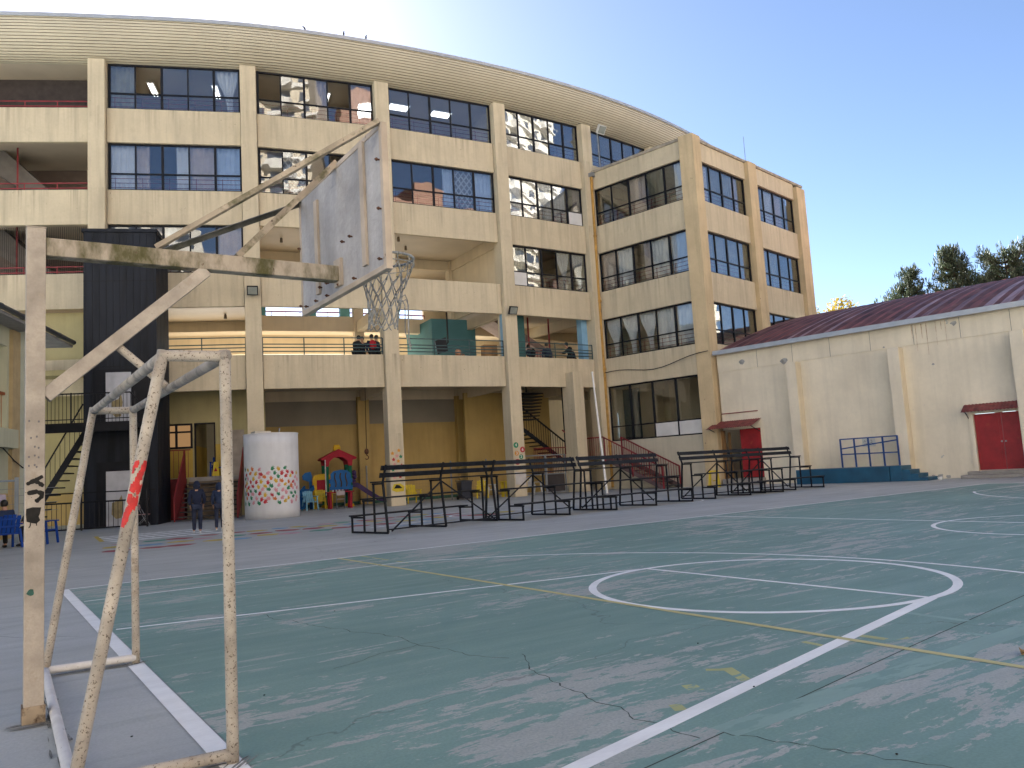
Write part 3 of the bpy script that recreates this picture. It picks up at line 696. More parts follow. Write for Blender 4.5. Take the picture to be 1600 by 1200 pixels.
# stickers on the ground-floor columns
def star(CF, s, z, r, n=5, inn=.45, d=-.226):
    return [CF(s+(r if k % 2 == 0 else r*inn)*math.sin(math.pi*k/n), d, z+(r if k % 2 == 0 else r*inn)*math.cos(math.pi*k/n)) for k in range(2*n)]
CFc, cc = COLF['C']; b = MB(); rn = random.Random(5)
ST = [mat('sticker_'+n_, c_, rough=.6) for n_, c_ in (('red', (.42, .03, .04)), ('green', (.02, .20, .10)), ('pink', (.60, .28, .26)), ('orange', (.60, .26, .03)), ('cream', (.62, .52, .36)))]
nrm_c = CFc(0, -.004, 0)-CFc(0, 0, 0)
for k, (s, z, mi_) in enumerate([(-.2, 2.36, 3), (.1, 2.48, 3), (-.16, 2.08, 0), (.18, 2.2, 1), (.0, 2.24, 2), (.06, 2.0, 3), (-.12, 1.86, 2), (.2, 1.8, 0), (.05, 1.7, 2), (-.2, 1.62, 1), (.12, 1.3, 0), (-.15, 1.28, 2), (.0, 1.45, 2)]):
    b.cur = mi_; b.slab(star(CFc, s, z, .095, inn=.55), nrm_c)
b.build('star_stickers', ST, cc)
b = MB(); b.slab([CFc(-.3, -.226, .72), CFc(-.1, -.226, .62), CFc(.25, -.226, .64), CFc(.3, -.226, .86), CFc(.1, -.226, 1.0), CFc(-.2, -.226, .98)], nrm_c); b.slab([CFc(-.2, -.2305, .78), CFc(.2, -.2305, .78), CFc(.06, -.2305, .92), CFc(-.08, -.2305, .95)], nrm_c); b.mi = [0]*8+[1]*6
b.build('yellow_sticker', [P_LEM, BLACKC], cc)
def text_mesh(txt, size, F, s, z, d, ma, name, par, align='CENTER', ext=.004):
    cu = bpy.data.curves.new('lettering', 'FONT'); cu.body = txt; cu.size = size; cu.align_x = align; cu.align_y = 'CENTER'; cu.extrude = ext
    to = bpy.data.objects.new('lettering', cu); col.objects.link(to); bpy.context.view_layer.update()
    me = bpy.data.meshes.new_from_object(to.evaluated_get(bpy.context.evaluated_depsgraph_get())); bpy.data.objects.remove(to)
    off = Vector((0, 0, 0)); p = par
    while p is not None: off += Vector(p.location); p = p.parent
    for v in me.vertices: x, y, zz = v.co; v.co = F(s+x, d-zz, z+y)-off
    me.materials.clear(); me.materials.append(ma); o = bpy.data.objects.new(name, me); col.objects.link(o); o.parent = par; return o
CFd, cd = COLF['D']; nrm_d = CFd(0, -.004, 0)-CFd(0, 0, 0)
for ch, s, z, r_d, mi_ in [('4', -.16, 2.5, .14, 1), ('6', .2, 2.27, .14, 0), ('3', -.14, 2.1, .115, 3), ('2', .1, 1.92, .115, 1), ('1', -.12, 1.68, .145, 0)]:
    b = MB(); b.slab([CFd(s+r_d*math.sin(2*math.pi*k/20), -.226, z+r_d*math.cos(2*math.pi*k/20)) for k in range(20)], nrm_d)
    o = b.build('number_disc', ST[mi_], cd); text_mesh(ch, .2, CFd, s, z, -.234, WHITE, 'number', cd)
b = MB(); b.slab([CFd(-.3, -.226, .6), CFd(.3, -.226, .55), CFd(.32, -.226, 1.15), CFd(-.28, -.226, 1.2)], nrm_d); b.build('notice', mat('pale_notice', (.5, .48, .46)), cd)
# ------------------------------------------------------------------ projecting classroom wing
WL = Frame((26.75, 19.5), -77.5); WR = Frame((28.9, 13.65), 11)
WG = thing('school_wing', 'four-storey cream classroom wing with flat roof, set in front of the curved block', 'building', (28.5, 13.6, 0))
def wband(z0, z1, nm='parapet'):
    b = MB(); b.fbox(WL, .02, 5.68, 0, .2, z0, z1); b.build(nm, CREAM, WG, bevel=.012)
    b = MB(); b.fbox(WR, 0.02, 4.7, 0, .2, z0, z1); b.build(nm, CREAM, WG, bevel=.012)
    b = MB(); b.fbox(WR, 5.6, 10.4, 0, .2, z0, z1); b.build(nm, CREAM, WG, bevel=.012)
for k in range(3): wband(B_[k], T_[k])
wband(16.28, 17.22)
b = MB(); b.fbox(WL, .0, 5.7, -.05, .25, 17.223, 17.36); b.fbox(WR, -.2, 11.5, -.08, .25, 17.223, 17.36); b.build('roof_coping', mat('coping_stained', (.36, .32, .25), rough=.9, var=.2, scale=3, streak=.4), WG)
b = MB(); b.fbox(WL, .02, 5.68, 0, .2, 0, 2.5); b.build('base_wall', mat('base_wall_grey_cream', (.50, .46, .36), rough=.9, var=.08, scale=.7, streak=.3, bump=.1, spots=(1.1, .7, (.42, .42, .37))), WG)
CP = [tuple(WL(5.68, -.1, 0))[:2], (28.13, 13.22), (28.85, 13.37), tuple(WR(.02, .3, 0))[:2], tuple(WL(5.68, .3, 0))[:2]]
CREAMS = mat('cream_stucco_chipped', (.58, .46, .28), rough=.9, var=.09, scale=.9, streak=.45, bump=.15, spots=(4.5, .69, (.13, .10, .08)), fine=.12)
b = MB(); b.hexa(CP, 0, 17.4); b.build('corner_column', CREAMS, WG, bevel=.015)
b = MB(); b.fbox(WR, 4.7, 5.6, -.22, .4, 0, 17.3); b.build('column', CREAMS, WG, bevel=.015)
b = MB(); b.fbox(WR, 10.4, 11.45, -.22, .5, 0, 17.05); b.build('column', CREAMS, WG, bevel=.015)
b = MB(); b.fbox(WL, -.55, .0, -.1, .3, 0, 19.9); b.build('column', CREAMS, WG, bevel=.01)
b = MB(); b.fbox(WL, -.548, -.02, -.108, -.102, 0, 2.92); b.build('dado', mat('lime_yellow_dado', (.44, .35, .05), rough=.6), WG)
b = MB(); b.fbox(WL, -.42, -.2, -.114, -.109, 3.05, 3.4); b.build('notice', mat('notice_paper', (.6, .6, .66)), WG)
foot = [tuple(WL(.0, .25, 0))[:2], tuple(WL(5.9, .25, 0))[:2], tuple(WR(11.3, .25, 0))[:2], tuple(WR(11.3, 9, 0))[:2], tuple(WL(.0, 10, 0))[:2]]
for z in FL[1:4]:
    b = MB(); b.hexa(foot, z-.28, z); b.build('floor_slab', CEIL, WG)
b = MB(); b.hexa(foot, 16.9, 17.2); b.build('roof', mat('roof_grey', (.30, .31, .32)), WG)
b = MB(); b.fbox(WR, 11.05, 11.25, .3, 9, 0, 16.28)
b.build('end_wall', CREAM, WG)
b = MB(); b.fbox(WR, -.5, 4.75, 7.6, 7.8, 0, 16.8); b.fbox(WR, 4.85, 5.05, .5, 7.5, 0, 16.8); b.build('partition_wall', CREAM_IN, WG)
b = MB(); b.fbox(WR, 5.3, 11.0, 6.6, 6.7, 0, 13.9); b.build('partition_wall', CREAM_IN, WG)
def ww(F, s0, s1, k, spec, seed, **kw): return window(WG, F, s0, s1, T_[k-1] if k else 2.5, (B_[k] if k < 3 else 16.28) if k else B_[0], spec, seed=seed, **kw)
ww(WL, .1, 5.66, 3, ['n', 'n', 'b', 'gw', 'wr'], 21, refl=False); ww(WL, .1, 5.66, 2, ['b', 'w', 'br', 'w', 'u'], 22, refl=False)
ww(WL, .1, 5.66, 1, ['wt', 'wt', 'wt', 'w', 'w'], 23, refl=False)
wf0 = ww(WL, .1, 5.66, 0, ['n', 'n', 'nW', 'nW'], 24, refl=False, tr=.26, rail=False, thick=1)
ww(WR, .02, 4.68, 3, ['w', 'g', 'g', 'bl'], 25, refl=False); ww(WR, 5.62, 10.38, 3, ['g', 'w', 'b', 'gl'], 26, refl=False)
ww(WR, .02, 4.68, 2, ['g', 'g', 'g', 'g'], 27, refl=False); ww(WR, 5.62, 10.38, 2, ['g', 'gt', 'n', 'n'], 28, refl=False)
ww(WR, .02, 4.68, 1, ['g', 'g', 'n', 'n'], 29, refl=False); ww(WR, 5.62, 10.38, 1, ['n', 'n', 'n', 'n'], 30, refl=False)
b = MB(); b.fbox(WL, .1, 1.2, 1.4, 1.42, 2.6, 5.3); b.build('curtain', mat('dark_green_curtain', (.015, .04, .045)), wf0)
# yellow rainwater pipe, hopper and a slack cable
b = MB(); pt = [WL(.14, -.12, 17.0), WL(.10, -.12, 10), WL(.12, -.12, 0.1)]; b.path(pt, .075, 8)
for z in (2.2, 6.3, 10, 13.6): b.tube(WL(.12, -.12, z), WL(.12, -.12, z+.12), .10, seg=8)
b.build('rainwater_pipe', mat('ochre_pipe', (.46, .26, .06), rough=.6, var=.2, scale=4, streak=.3), WG)
b = MB(); b.fbox(WL, .0, .32, -.26, -.002, 16.98, 17.2); b.build('pipe_hopper', GREYM, WG)
b = MB(); cp = []
for k in range(13):
    t = k/12; cp.append(WL(.1+6.3*t, -.16-.02*t, 6.15+.25*t-.22*math.sin(math.pi*t)+.10*math.sin(t*9)))
b.path(cp, .022, 5); b.build('cable', BLACKC, WG)
b = MB(); a = WR(5.1, .1, 17.36); b.tube(a, a+Vector((0, 0, 1.5)), .015, seg=5); b.build('antenna', GREYM, WG)

# ------------------------------------------------------------------ gym hall
GF = Frame((28.5, 13.3), -79)
GY = thing('gym_hall', 'long pale gym hall with buttresses and a rust-red vaulted sheet roof', 'building', (30, 6, 0))
b = MB(); S1 = 26.
for s0, s1, z0, z1 in [(.12, 1.0, 2.6, 6.25), (1.0, 2.05, 2.6, 6.25), (2.05, 10.9, 0, 6.25), (10.9, 12.75, 2.42, 6.25), (10.9, 12.75, 0, .26), (12.75, S1, 0, 6.25)]:
    b.fbox(GF, s0, s1, 0, .25, z0, z1)
b.build('wall', WHITEISH, GY)
b = MB(); b.fbox(GF, .12, S1, -.03, -.002, 5.38, 6.2); b.build('upper_wall', WHITEISH, GY)
b = MB()
for k in range(14): b.fbox(GF, 2.2+k*1.72, 2.215+k*1.72, -.034, -.031, 5.38, 6.2)
b.build('panel_joint', mat('joint_dark', (.15, .14, .12)), GY)
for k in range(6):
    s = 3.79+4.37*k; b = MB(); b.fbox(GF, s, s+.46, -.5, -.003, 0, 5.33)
    b.mi = [0, 0, 0, 1, 0, 0]; o = b.build('buttress', [WHITEISH, GYMBOUNCE], GY, bevel=.02)
# vaulted corrugated roof
def rz(d): return 6.40+.35*d-.0088*d*d
b = MB(); vs = []; n_s = int(S1/.115); dd = [-.28, .3, 1, 2, 3.2, 4.6, 6.2, 8, 10, 12.5, 15.5, 19, 23, 27.5, 32, 36, 39.7]
for i in range(n_s+1):
    s = .1+i*.115; h = (0, .01, .0, .10, .10)[i % 5]
    for d in dd: vs.append(GF(s, d, rz(d)+h))
K = len(dd); b.add(vs, [(i*K+j, i*K+j+1, (i+1)*K+j+1, (i+1)*K+j) for i in range(n_s) for j in range(K-1)])
rn = random.Random(17); cols_ = [rn.choice([0, 0, 0, 1, 1, 2]) for _ in range(80)]
b.mi = [(3 if i % 5 in (2, 4) else cols_[i//5]) for i in range(n_s) for j in range(K-1)]
def rm(n_, c_, c2_): return mat('roof_sheet_'+n_, c_, rough=.5, var=.35, scale=2.5, stretch=(.12, 1.3, .12), c2=c2_, c2t=.52, c2s=2.2, c2w=.12, spec=.2)
o = b.build('roof', [RUSTROOF, rm('brown', (.22, .095, .08), (.28, .16, .14)), rm('pale', (.38, .25, .25), (.26, .12, .11)), rm('seam', (.12, .05, .045), (.17, .08, .07))], GY); sm = o.modifiers.new('thickness', 'SOLIDIFY'); sm.thickness = .02; sm.offset = -1
b = MB(); b.fbox(GF, .12, S1, -.36, -.14, 6.22, 6.36); b.fbox(GF, .12, S1, -.40, -.36, 6.20, 6.40); b.build('gutter', FLASH, GY)
b = MB()
b.fbox(GF, S1-.25, S1, .26, 39.5, 0, 6.4); b.build('end_wall', WHITEISH, GY)
# rust runs, bare cement patches and soot on the gym wall
b = MB(); rn = random.Random(21)
for s in [9.05, 9.2, 9.42, 9.6, 9.95, 10.15, 10.3, 13.2, 13.6]:
    l = rn.uniform(.35, 1.5); w_ = rn.uniform(.02, .05); z = 6.18; n = 5
    for k in range(n): 
        za, zb = z-l*k/n, z-l*(k+1)/n; wa, wb = w_*(1-k/n*.7), w_*(1-(k+1)/n*.7); b.slab([GF(s-wa/2, -.0305, za), GF(s+wa/2, -.0305, za), GF(s+wb/2, -.0305, zb), GF(s-wb/2, -.0305, zb)], GF(0, -.0015, 0)-GF(0, 0, 0))
b.build('rust_stain', mat('rust_run', (.52, .38, .24), rough=.9, var=.3, scale=6, c2=(.70, .62, .48), c2t=.5, c2s=5, c2w=.2), GY)
b = MB()
for s, z, r_, d in [(3.5, 5.50, .17, -.0308), (1.45, 5.75, .16, -.0308), (10.6, 6.0, .11, -.0308), (7.9, 5.45, .05, -.0308), (9.7, 4.5, .05, -.001), (9.5, .10, .13, -.001), (9.8, .07, .09, -.001), (9.25, .09, .08, -.001)]:
    b.slab([GF(s+r_*rn.uniform(.6, 1.2)*math.cos(k*.785), d, z+r_*rn.uniform(.5, 1.1)*math.sin(k*.785)) for k in range(8)], GF(0, -.002, 0)-GF(0, 0, 0))
b.build('cement_patch', mat('bare_cement', (.36, .36, .34), rough=.95, var=.25, scale=6), GY)
# left door: one red leaf closed, the other open on darkness, rusty sheet awning
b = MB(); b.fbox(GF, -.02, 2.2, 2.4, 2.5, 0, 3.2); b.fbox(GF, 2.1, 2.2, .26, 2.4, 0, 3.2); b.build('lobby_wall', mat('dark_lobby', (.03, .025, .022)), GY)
b = MB(); b.fbox(GF, 1.0, 2.05, -.02, .06, .34, 2.58)
dr = b.build('door', REDDOOR, GY, label='red door leaf standing closed beside the dark opening')
b = MB(); 
for z in (.5, 1.55): b.fbox(GF, 1.12, 1.93, -.032, -.021, z, z+.9)
b.build('door_panel', REDDOOR, dr)
b = MB(); b.fbox(GF, .0, .16, -.04, .1, 0, 2.58); b.fbox(GF, .16, .3, .3, .34, 0, 2.5); b.build('door_frame', WOODB, GY)
b = MB(); b.fbox(GF, .16, 2.1, -.5, .24, 0, .30); b.build('door_step', STEPC, GY)
def awning(s0, s1, z, pr, name='awning', drop=.35):
    vs = []; n = int((s1-s0)/.06); b = MB()
    for i in range(n+1):
        s = s0+(s1-s0)*i/n; h = .018*(i % 2)
        for d, dz in ((-.01, 0), (-pr, -drop)): vs.append(GF(s, d, z+dz+h))
    b.add(vs, [(2*i, 2*i+1, 2*i+3, 2*i+2) for i in range(n)]); o = b.build(name, mat('awning_rust_red', (.22, .05, .045), rough=.6, var=.3, scale=5, spots=(6, .68, (.12, .06, .05))), GY)
    sm = o.modifiers.new('thickness', 'SOLIDIFY'); sm.thickness = .015
    b = MB()
    for s in (s0+.12, s1-.08): b.bar(GF(s, -.02, z-drop-.25), GF(s, -pr+.06, z-drop+.02), .025, .025)
    b.build('awning_bracket', DKFRAME, o)
awning(-.25, 2.12, 3.02, .95); b = MB(); b.fbox(GF, .12, 2.0, -.035, -.004, 3.36, 3.40); b.build('lintel_trim', REDRAIL, GY)
awning(10.62, 12.95, 2.78, .5, drop=.28)
for s0, s1 in ((10.92, 11.82), (11.835, 12.73)):
    b = MB(); b.fbox(GF, s0, s1, .03, .10, .28, 2.40); dr = b.build('door', REDDOOR, GY, label='scuffed red panelled leaf of the double door')
    b = MB()
    for z0, z1 in ((.42, 1.25), (1.4, 2.28)): b.fbox(GF, s0+.12, s1-.1, .017, .029, z0, z1)
    b.build('door_panel', REDDOOR, dr)
    b = MB(); a = GF(s1-.06 if s0 < 11 else s0+.06, .0, 1.32); b.ball(a, .035); b.build('handle', RIMM, dr)
b = MB(); b.fbox(GF, 10.75, 10.9, -.06, -.003, .0, 2.42); b.build('door_frame', WHITEISH, GY)
b = MB(); b.fbox(GF, 10.6, 13.1, -.45, -.003, .12, .25); b.fbox(GF, 10.45, 13.3, -.8, -.0035, 0, .12); b.build('door_step', STEPC, GY, bevel=.015)

# ------------------------------------------------------------------ black lift tower
LT = Frame((4.9, 20.55), -21.7)
TW = thing('lift_tower', 'tall black metal-clad lift shaft standing against the cream facade', 'lift shaft', (3.6, 21.2, 0))
b = MB(); b.fbox(LT, -2.87, -.2, 0, 2.27, 0, 11.62)
b.build('cladding', LIFT, TW)
b = MB()
for k in range(11): b.fbox(LT, -2.80+k*.25, -2.79+k*.25, -.012, -.002, 5.2, 11.6)
for z in (9.62, 6.2): b.fbox(LT, -2.87, -.2, -.016, -.013, z, z+.03)
for k in range(8): b.fbox(LT, -.198, -.188, .15+k*.26, .16+k*.26, .1, 11.6)
b.build('cladding_seam', DKFRAME, TW)
b = MB(); b.fbox(LT, -2.93, -.14, -.06, 2.26, 11.623, 11.75); b.build('cap', LIFT, TW)
DW = mat('scuffed_white_door', (.46, .47, .50), rough=.6, var=.12, scale=2, streak=.3)
for z0, z1 in ((0, 2.5), (3.9, 6.1)): b = MB(); b.fbox(LT, -2.4, -.5, -.05, -.017, z0, z1); b.build('door_recess', DKFRAME, TW)
for z0, z1 in ((3.95, 5.98), (.05, 2.14)):
    b = MB(); b.fbox(LT, -2.05, -1.14, -.085, -.052, z0, z1); dr = b.build('door', DW, TW)
    b = MB(); h = z0+.55
    b.slab([LT(-1.86, -.0862, h-.1), LT(-1.7, -.0862, h-.28), LT(-1.5, -.0862, h-.25), LT(-1.44, -.0862, h+.3), LT(-1.5, -.0862, h+.62), LT(-1.6, -.0862, h+.42), LT(-1.84, -.0862, h+.34)], LT(0, -.004, 0)-LT(0, 0, 0))
    b.build('bare_patch', mat('torn_board', (.30, .24, .12), rough=.9, var=.2, scale=4), dr)
# black steel landing, stair and railings in front of it
SL = thing('steel_landing', 'black steel landing and staircase with railings beside the lift shaft', 'staircase', (2.6, 20.6, 0))
b = MB(); b.fbox(LT, -4.4, -.7, -1.2, -.09, 3.78, 3.95); b.fbox(LT, -4.4, -.7, -1.25, -1.2, 3.62, 3.97); b.build('deck', DKFRAME, SL)
def bars(b, F, s0, s1, d, z0, z1, step=.12, lean=0):
    n = int((s1-s0)/step)
    for k in range(n+1): b.bar(F(s0+k*step, d, z0), F(s0+k*step, d, z1), .018, .018)
b = MB(); bars(b, LT, -4.4, -.75, -1.18, 3.95, 5.05, .13); b.bar(LT(-4.4, -1.18, 5.06), LT(-.9, -1.18, 5.06), .05, .05); b.bar(LT(-.9, -1.18, 5.06), LT(-.66, -1.18, 4.75), .05, .05)
b.bar(LT(-4.4, -1.18, 4.1), LT(-.7, -1.18, 4.1), .035, .035)
for s in (-4.2, -2.95, -.72): b.bar(LT(s, -1.18, 3.9), LT(s, -1.18, 5.1), .05, .05)
b.build('railing', DKFRAME, SL)
b = MB()
for k in range(14):
    s = -4.9+k*.16; z = .25+k*.27; b.fbox(LT, s, s+.26, .1, 1.1, z, z+.05)
b.build('tread', DKFRAME, SL)
b = MB(); b.bar(LT(-4.95, .08, .1), LT(-2.7, .08, 3.9), .06, .22); b.bar(LT(-4.95, .06, 1.1), LT(-2.9, .06, 4.8), .04, .05)
for k in range(12): b.bar(LT(-4.9+k*.17, .06, .25+k*.3), LT(-4.9+k*.17, .06, 1.15+k*.3), .018, .018)
b.build('stringer', DKFRAME, SL)
b = MB(); b.bar(LT(-5.2, -1.15, 1.40), LT(-.05, -1.15, 1.36), .04, .045); b.bar(LT(-5.2, -1.15, 1.04), LT(-.3, -1.15, 1.02), .05, .06); bars(b, LT, -5.2, -.4, -1.15, .05, 1.02, .16); b.bar(LT(-5.2, -1.15, .07), LT(-.4, -1.15, .07), .05, .05)
for s in (-2.6, -.35): b.bar(LT(s, -1.15, 0), LT(s, -1.15, 1.4), .06, .06)
b.build('railing', DKFRAME, SL)

# yellow recess behind the stair: facade wall under the left bay
FZ = BAY['ZA']; b = MB(); b.fbox(FZ, -.5, FZ.L+.3, .5, .7, 6.35, 9.0); b.build('recess_wall', PALEYEL, SCH); b = MB(); b.fbox(FZ, -.5, FZ.L+.3, 3.6, 3.8, 1.45, 6.1); b.build('recess_wall', PALEYEL, SCH); b = MB(); b.fbox(FZ, -.5, FZ.L+.35, -1.0, 3.8, 6.12, 6.34); b.build('floor_slab', PALEYEL, SCH); b = MB(); b.fbox(FZ, FZ.L+.0, FZ.L+.2, .2, 3.6, 0, 6.1); b.build('recess_wall', PALEYEL, SCH)
b = MB(); b.fbox(FZ, -.5, FZ.L-.02, 3.57, 3.78, 0, 1.45); b.build('recess_dado', MUSTARD, SCH)

# ------------------------------------------------------------------ side building on the left
SF = Frame((-1.35, 16.25), 68.3)
SB = thing('side_building', 'low pale side building with a dark gutter at the left edge', 'building', (-1, 16, 0))
SIDEW = mat('side_wall_paint', (.48, .49, .36), rough=.9, var=.07, scale=.8, streak=.25)
b = MB()
for s0, s1, z0, z1 in [(-16, -1.2, 0, 7.2), (-1.2, 2.75, 0, 3.64), (-1.2, 2.75, 6.5, 7.2), (2.75, 4.3, 0, 7.2)]: b.fbox(SF, s0, s1, 0, .3, z0, z1)
b.build('wall', SIDEW, SB)
b = MB(); b.fbox(SF, 2.9, 3.55, -.12, -.003, 0, 7.1); b.build('pillar', mat('ochre_side_pillar', (.45, .35, .19), rough=.9, var=.08, streak=.2), SB)
b = MB(); b.fbox(SF, 3.55, 4.6, -.25, .32, 0, 7.15); b.build('pillar', mat('pale_green_pillar', (.44, .49, .44), rough=.9, var=.08, streak=.2), SB)
b = MB(); b.fbox(SF, -1.2, 2.75, 1.2, 1.3, 3.64, 6.5); b.build('recess_wall', OCHRE, SB)
b = MB()
for k in range(12): b.fbox(SF, -1.1, 2.6, .5, .53, 5.05+k*.118, 5.16+k*.118)
b.build('roller_shutter', mat('beige_shutter', (.36, .31, .26)), SB)
b = MB(); bars(b, SF, -1.2, 2.7, .1, 3.64, 4.85, .14); b.bar(SF(-1.2, .1, 4.87), SF(2.75, .1, 4.87), .08, .09); b.build('railing', mat('orange_red_rail', (.30, .09, .03)), SB)
b = MB(); b.fbox(SF, -16, 2.8, -.35, -.003, 3.0, 3.62); b.build('balcony_band', SIDEW, SB)
b = MB(); b.fbox(SF, -16, 2.88, -.009, -.003, 0, 1.5); b.build('dado', MUSTARD, SB)
b = MB(); b.hexa([tuple(SF(-16, -.72, 0))[:2], tuple(SF(7.15, -.72, 0))[:2], tuple(SF(7.15, 4, 0))[:2], tuple(SF(-16, 4, 0))[:2]], 7.15, 7.25); b.build('roof', mat('roof_soffit_grey', (.33, .33, .33)), SB)
b = MB(); b.tube(SF(-16, -.80, 7.32), SF(7.0, -.80, 7.32), .09, seg=8)
for k in range(12): b.tube(SF(-14+k*1.75, -.80, 7.32), SF(-13.92+k*1.75, -.80, 7.32), .105, seg=8)
b.build('gutter', mat('dark_gutter', (.07, .075, .085), rough=.4, metal=.3), SB)
b = MB(); b.path([SF(-2, -.30, 3.2), SF(1.5, -.37, 2.95), SF(3.0, -.15, 2.6), SF(3.9, -.28, 2.2), SF(4.4, -.28, 2.25)], .02, 5); b.build('cable', BLACKC, SB)
# ------------------------------------------------------------------ basketball hoop (seen from behind)
HX, HY = -.82, -7.43
HP = thing('basketball_hoop', 'weathered cream basketball hoop on a single post, its board seen from behind', 'basketball hoop', (HX, HY, 0))
b = MB(); b.box(-.872, -.768, HY-.055, HY+.055, .02, 2.985); b.box(-.876, -.764, HY-.059, HY+.059, 2.985, 2.992)
po = b.build('post', HOOPP, HP, bevel=.006)
b = MB(); b.box(-.880, -.760, HY-.062, HY+.062, -.004, .10); b.build('post_base', mat('rusty_base', (.35, .28, .20), rough=.9, var=.2, scale=8, c2=(.07, .04, .025), c2t=.5, c2s=7, c2w=.1), HP)
b = MB(); b.box(-.767, 1.159, HY-.05, HY+.05, 2.815, 2.93); b.build('beam', HOOPM, HP, bevel=.005)
b = MB(); b.bar((-.768, HY, 1.93), (.20, HY, 2.812), .095, .085); b.build('brace', HOOPP, HP, bevel=.004)
BY0, BY1, BZ0, BZ1 = -8.285, -6.57, 2.715, 3.755
b = MB(); b.box(1.185, 1.222, BY0+.02, BY1-.02, BZ0+.02, BZ1-.02); bd = b.build('backboard', BOARD, HP)
b = MB()
for y0, y1, z0, z1 in [(BY0, BY0+.045, BZ0, BZ1), (BY1-.03, BY1, BZ0, BZ1), (BY0+.045, BY1-.03, BZ0, BZ0+.04), (BY0+.045, BY1-.03, BZ1-.04, BZ1)]: b.box(1.178, 1.226, y0, y1, z0, z1)
b.build('backboard_frame', BOARDF, bd, bevel=.004)
for y in (-7.95, -7.0): b = MB(); b.box(1.163, 1.183, y-.035, y+.035, BZ0+.10, BZ1-.16 if y > -7.5 else BZ1-.03); b.build('batten', BOARDF, bd)
for y, z in [(BY0+.06, 3.5), (BY0+.06, 3.15), (BY0+.08, 2.80), (-7.75, 2.77), (-7.45, 2.79), (-7.2, 2.76), (-6.95, 2.77), (-6.72, 2.77), (BY1-.02, 3.3), (BY1-.02, 3.05), (BY1-.02, 2.80), (-7.7, 3.10), (-7.55, 3.1), (-7.2, 2.86), (-7.05, 2.86)]:
    b = MB(); b.tube((1.195, y, z), (1.15, y, z), .006, seg=6); b.tube((1.168, y, z), (1.158, y, z), .012, seg=6); b.build('bolt', RUST, bd)
b = MB(); b.box(1.160, 1.184, HY-.075, HY+.055, 2.78, 2.99); b.build('mounting_plate', BOARDF, HP)
SM = mat('strut_mossy', (.36, .30, .23), rough=.85, var=.25, scale=5, c2=(.12, .11, .06), c2t=.5, c2s=7, c2w=.15, spots=(20, .66, (.08, .06, .045)))
SD = mat('strut_dark', (.12, .12, .105), rough=.8, var=.3, scale=5, c2=(.06, .065, .04), c2t=.5, c2s=7, c2w=.15)
b = MB(); b.bar((-.12, HY-.012, 2.945), (1.18, -8.262, 3.765), .035, .035); b.build('strut', SM, HP)
b = MB(); b.bar((-.08, HY+.014, 2.945), (1.18, -6.60, 3.715), .045, .006); b.bar((-.08, HY+.034, 2.925), (1.18, -6.58, 3.695), .006, .04); b.build('strut', SD, HP, label='dark angle-iron strut to the far corner of the board')
b = MB(); b.bar((.42, HY, 2.94), (1.19, -7.42, 3.772), .045, .045); b.build('strut', SM, HP)
b = MB(); RC = Vector((1.225+.15+.225, YC, 3.05)); n = 36; RR = .225
ring_ = [RC+Vector((math.cos(2*math.pi*k/n), math.sin(2*math.pi*k/n), 0))*RR for k in range(n+1)]
b.path(ring_, .0105, 8)
low = [RC+Vector((math.cos(2*math.pi*k/n), math.sin(2*math.pi*k/n), 0))*(RR+.004)+Vector((0, 0, -.055)) for k in range(n+1)]
b.path(low, .004, 5)
for k in range(0, n, 3): b.tube(ring_[k], low[k], .004, seg=5)
b.bar((1.229, YC-.1, 3.05), (1.40, YC-.12, 3.05), .02, .02); b.bar((1.229, YC+.1, 3.05), (1.40, YC+.12, 3.05), .02, .02); b.box(1.2285, 1.24, YC-.11, YC+.11, 2.98, 3.09)
b.build('rim', RIMM, HP, smooth=True)
b = MB(); rn = random.Random(4); NK = 12; rows = 7; nodes = []   # net of crossing cords, slightly swung and torn on one side
for j in range(rows):
    t = j/(rows-1); z = 2.995-.56*t; rr = (.222, .185, .155, .135, .122, .116, .118)[j]; row = []
    for k in range(NK):
        a = 2*math.pi*(k+.5*(j % 2))/NK+rn.uniform(-.05, .05)
        row.append(RC+Vector((rr*math.cos(a)-.03*t, rr*math.sin(a)+.035*t, z-3.05+rn.uniform(-.012, .012)+(.05 if j == rows-1 else 0))))
    nodes.append(row)
for j in range(rows-1):
    for k in range(NK):
        o1 = nodes[j+1][k]; o2 = nodes[j+1][(k-1) % NK] if j % 2 == 0 else nodes[j+1][(k+1) % NK]
        if j >= 2 and k in (10, 11, 0) and rn.random() < .5: continue
        for o_ in (o1, o2):
            m_ = nodes[j][k].lerp(o_, .5)+Vector((0, 0, -.008)); b.path([nodes[j][k], m_, o_], .005, 5)
for k, l in ((11, .30), (0, .24), (10, .36)):
    p = nodes[3][k]; b.path([p, p+Vector((.03, -.03, .02)), p+Vector((.045, -.04, -.03)), p+Vector((.04, -.035, -l)), p+Vector((.05, -.04, -l-.06))], .004, 5)
    b.ball(p+Vector((.05, -.04, -l-.06)), .008, nu=6, nv=4)
b.build('net', ROPE, HP, smooth=True)
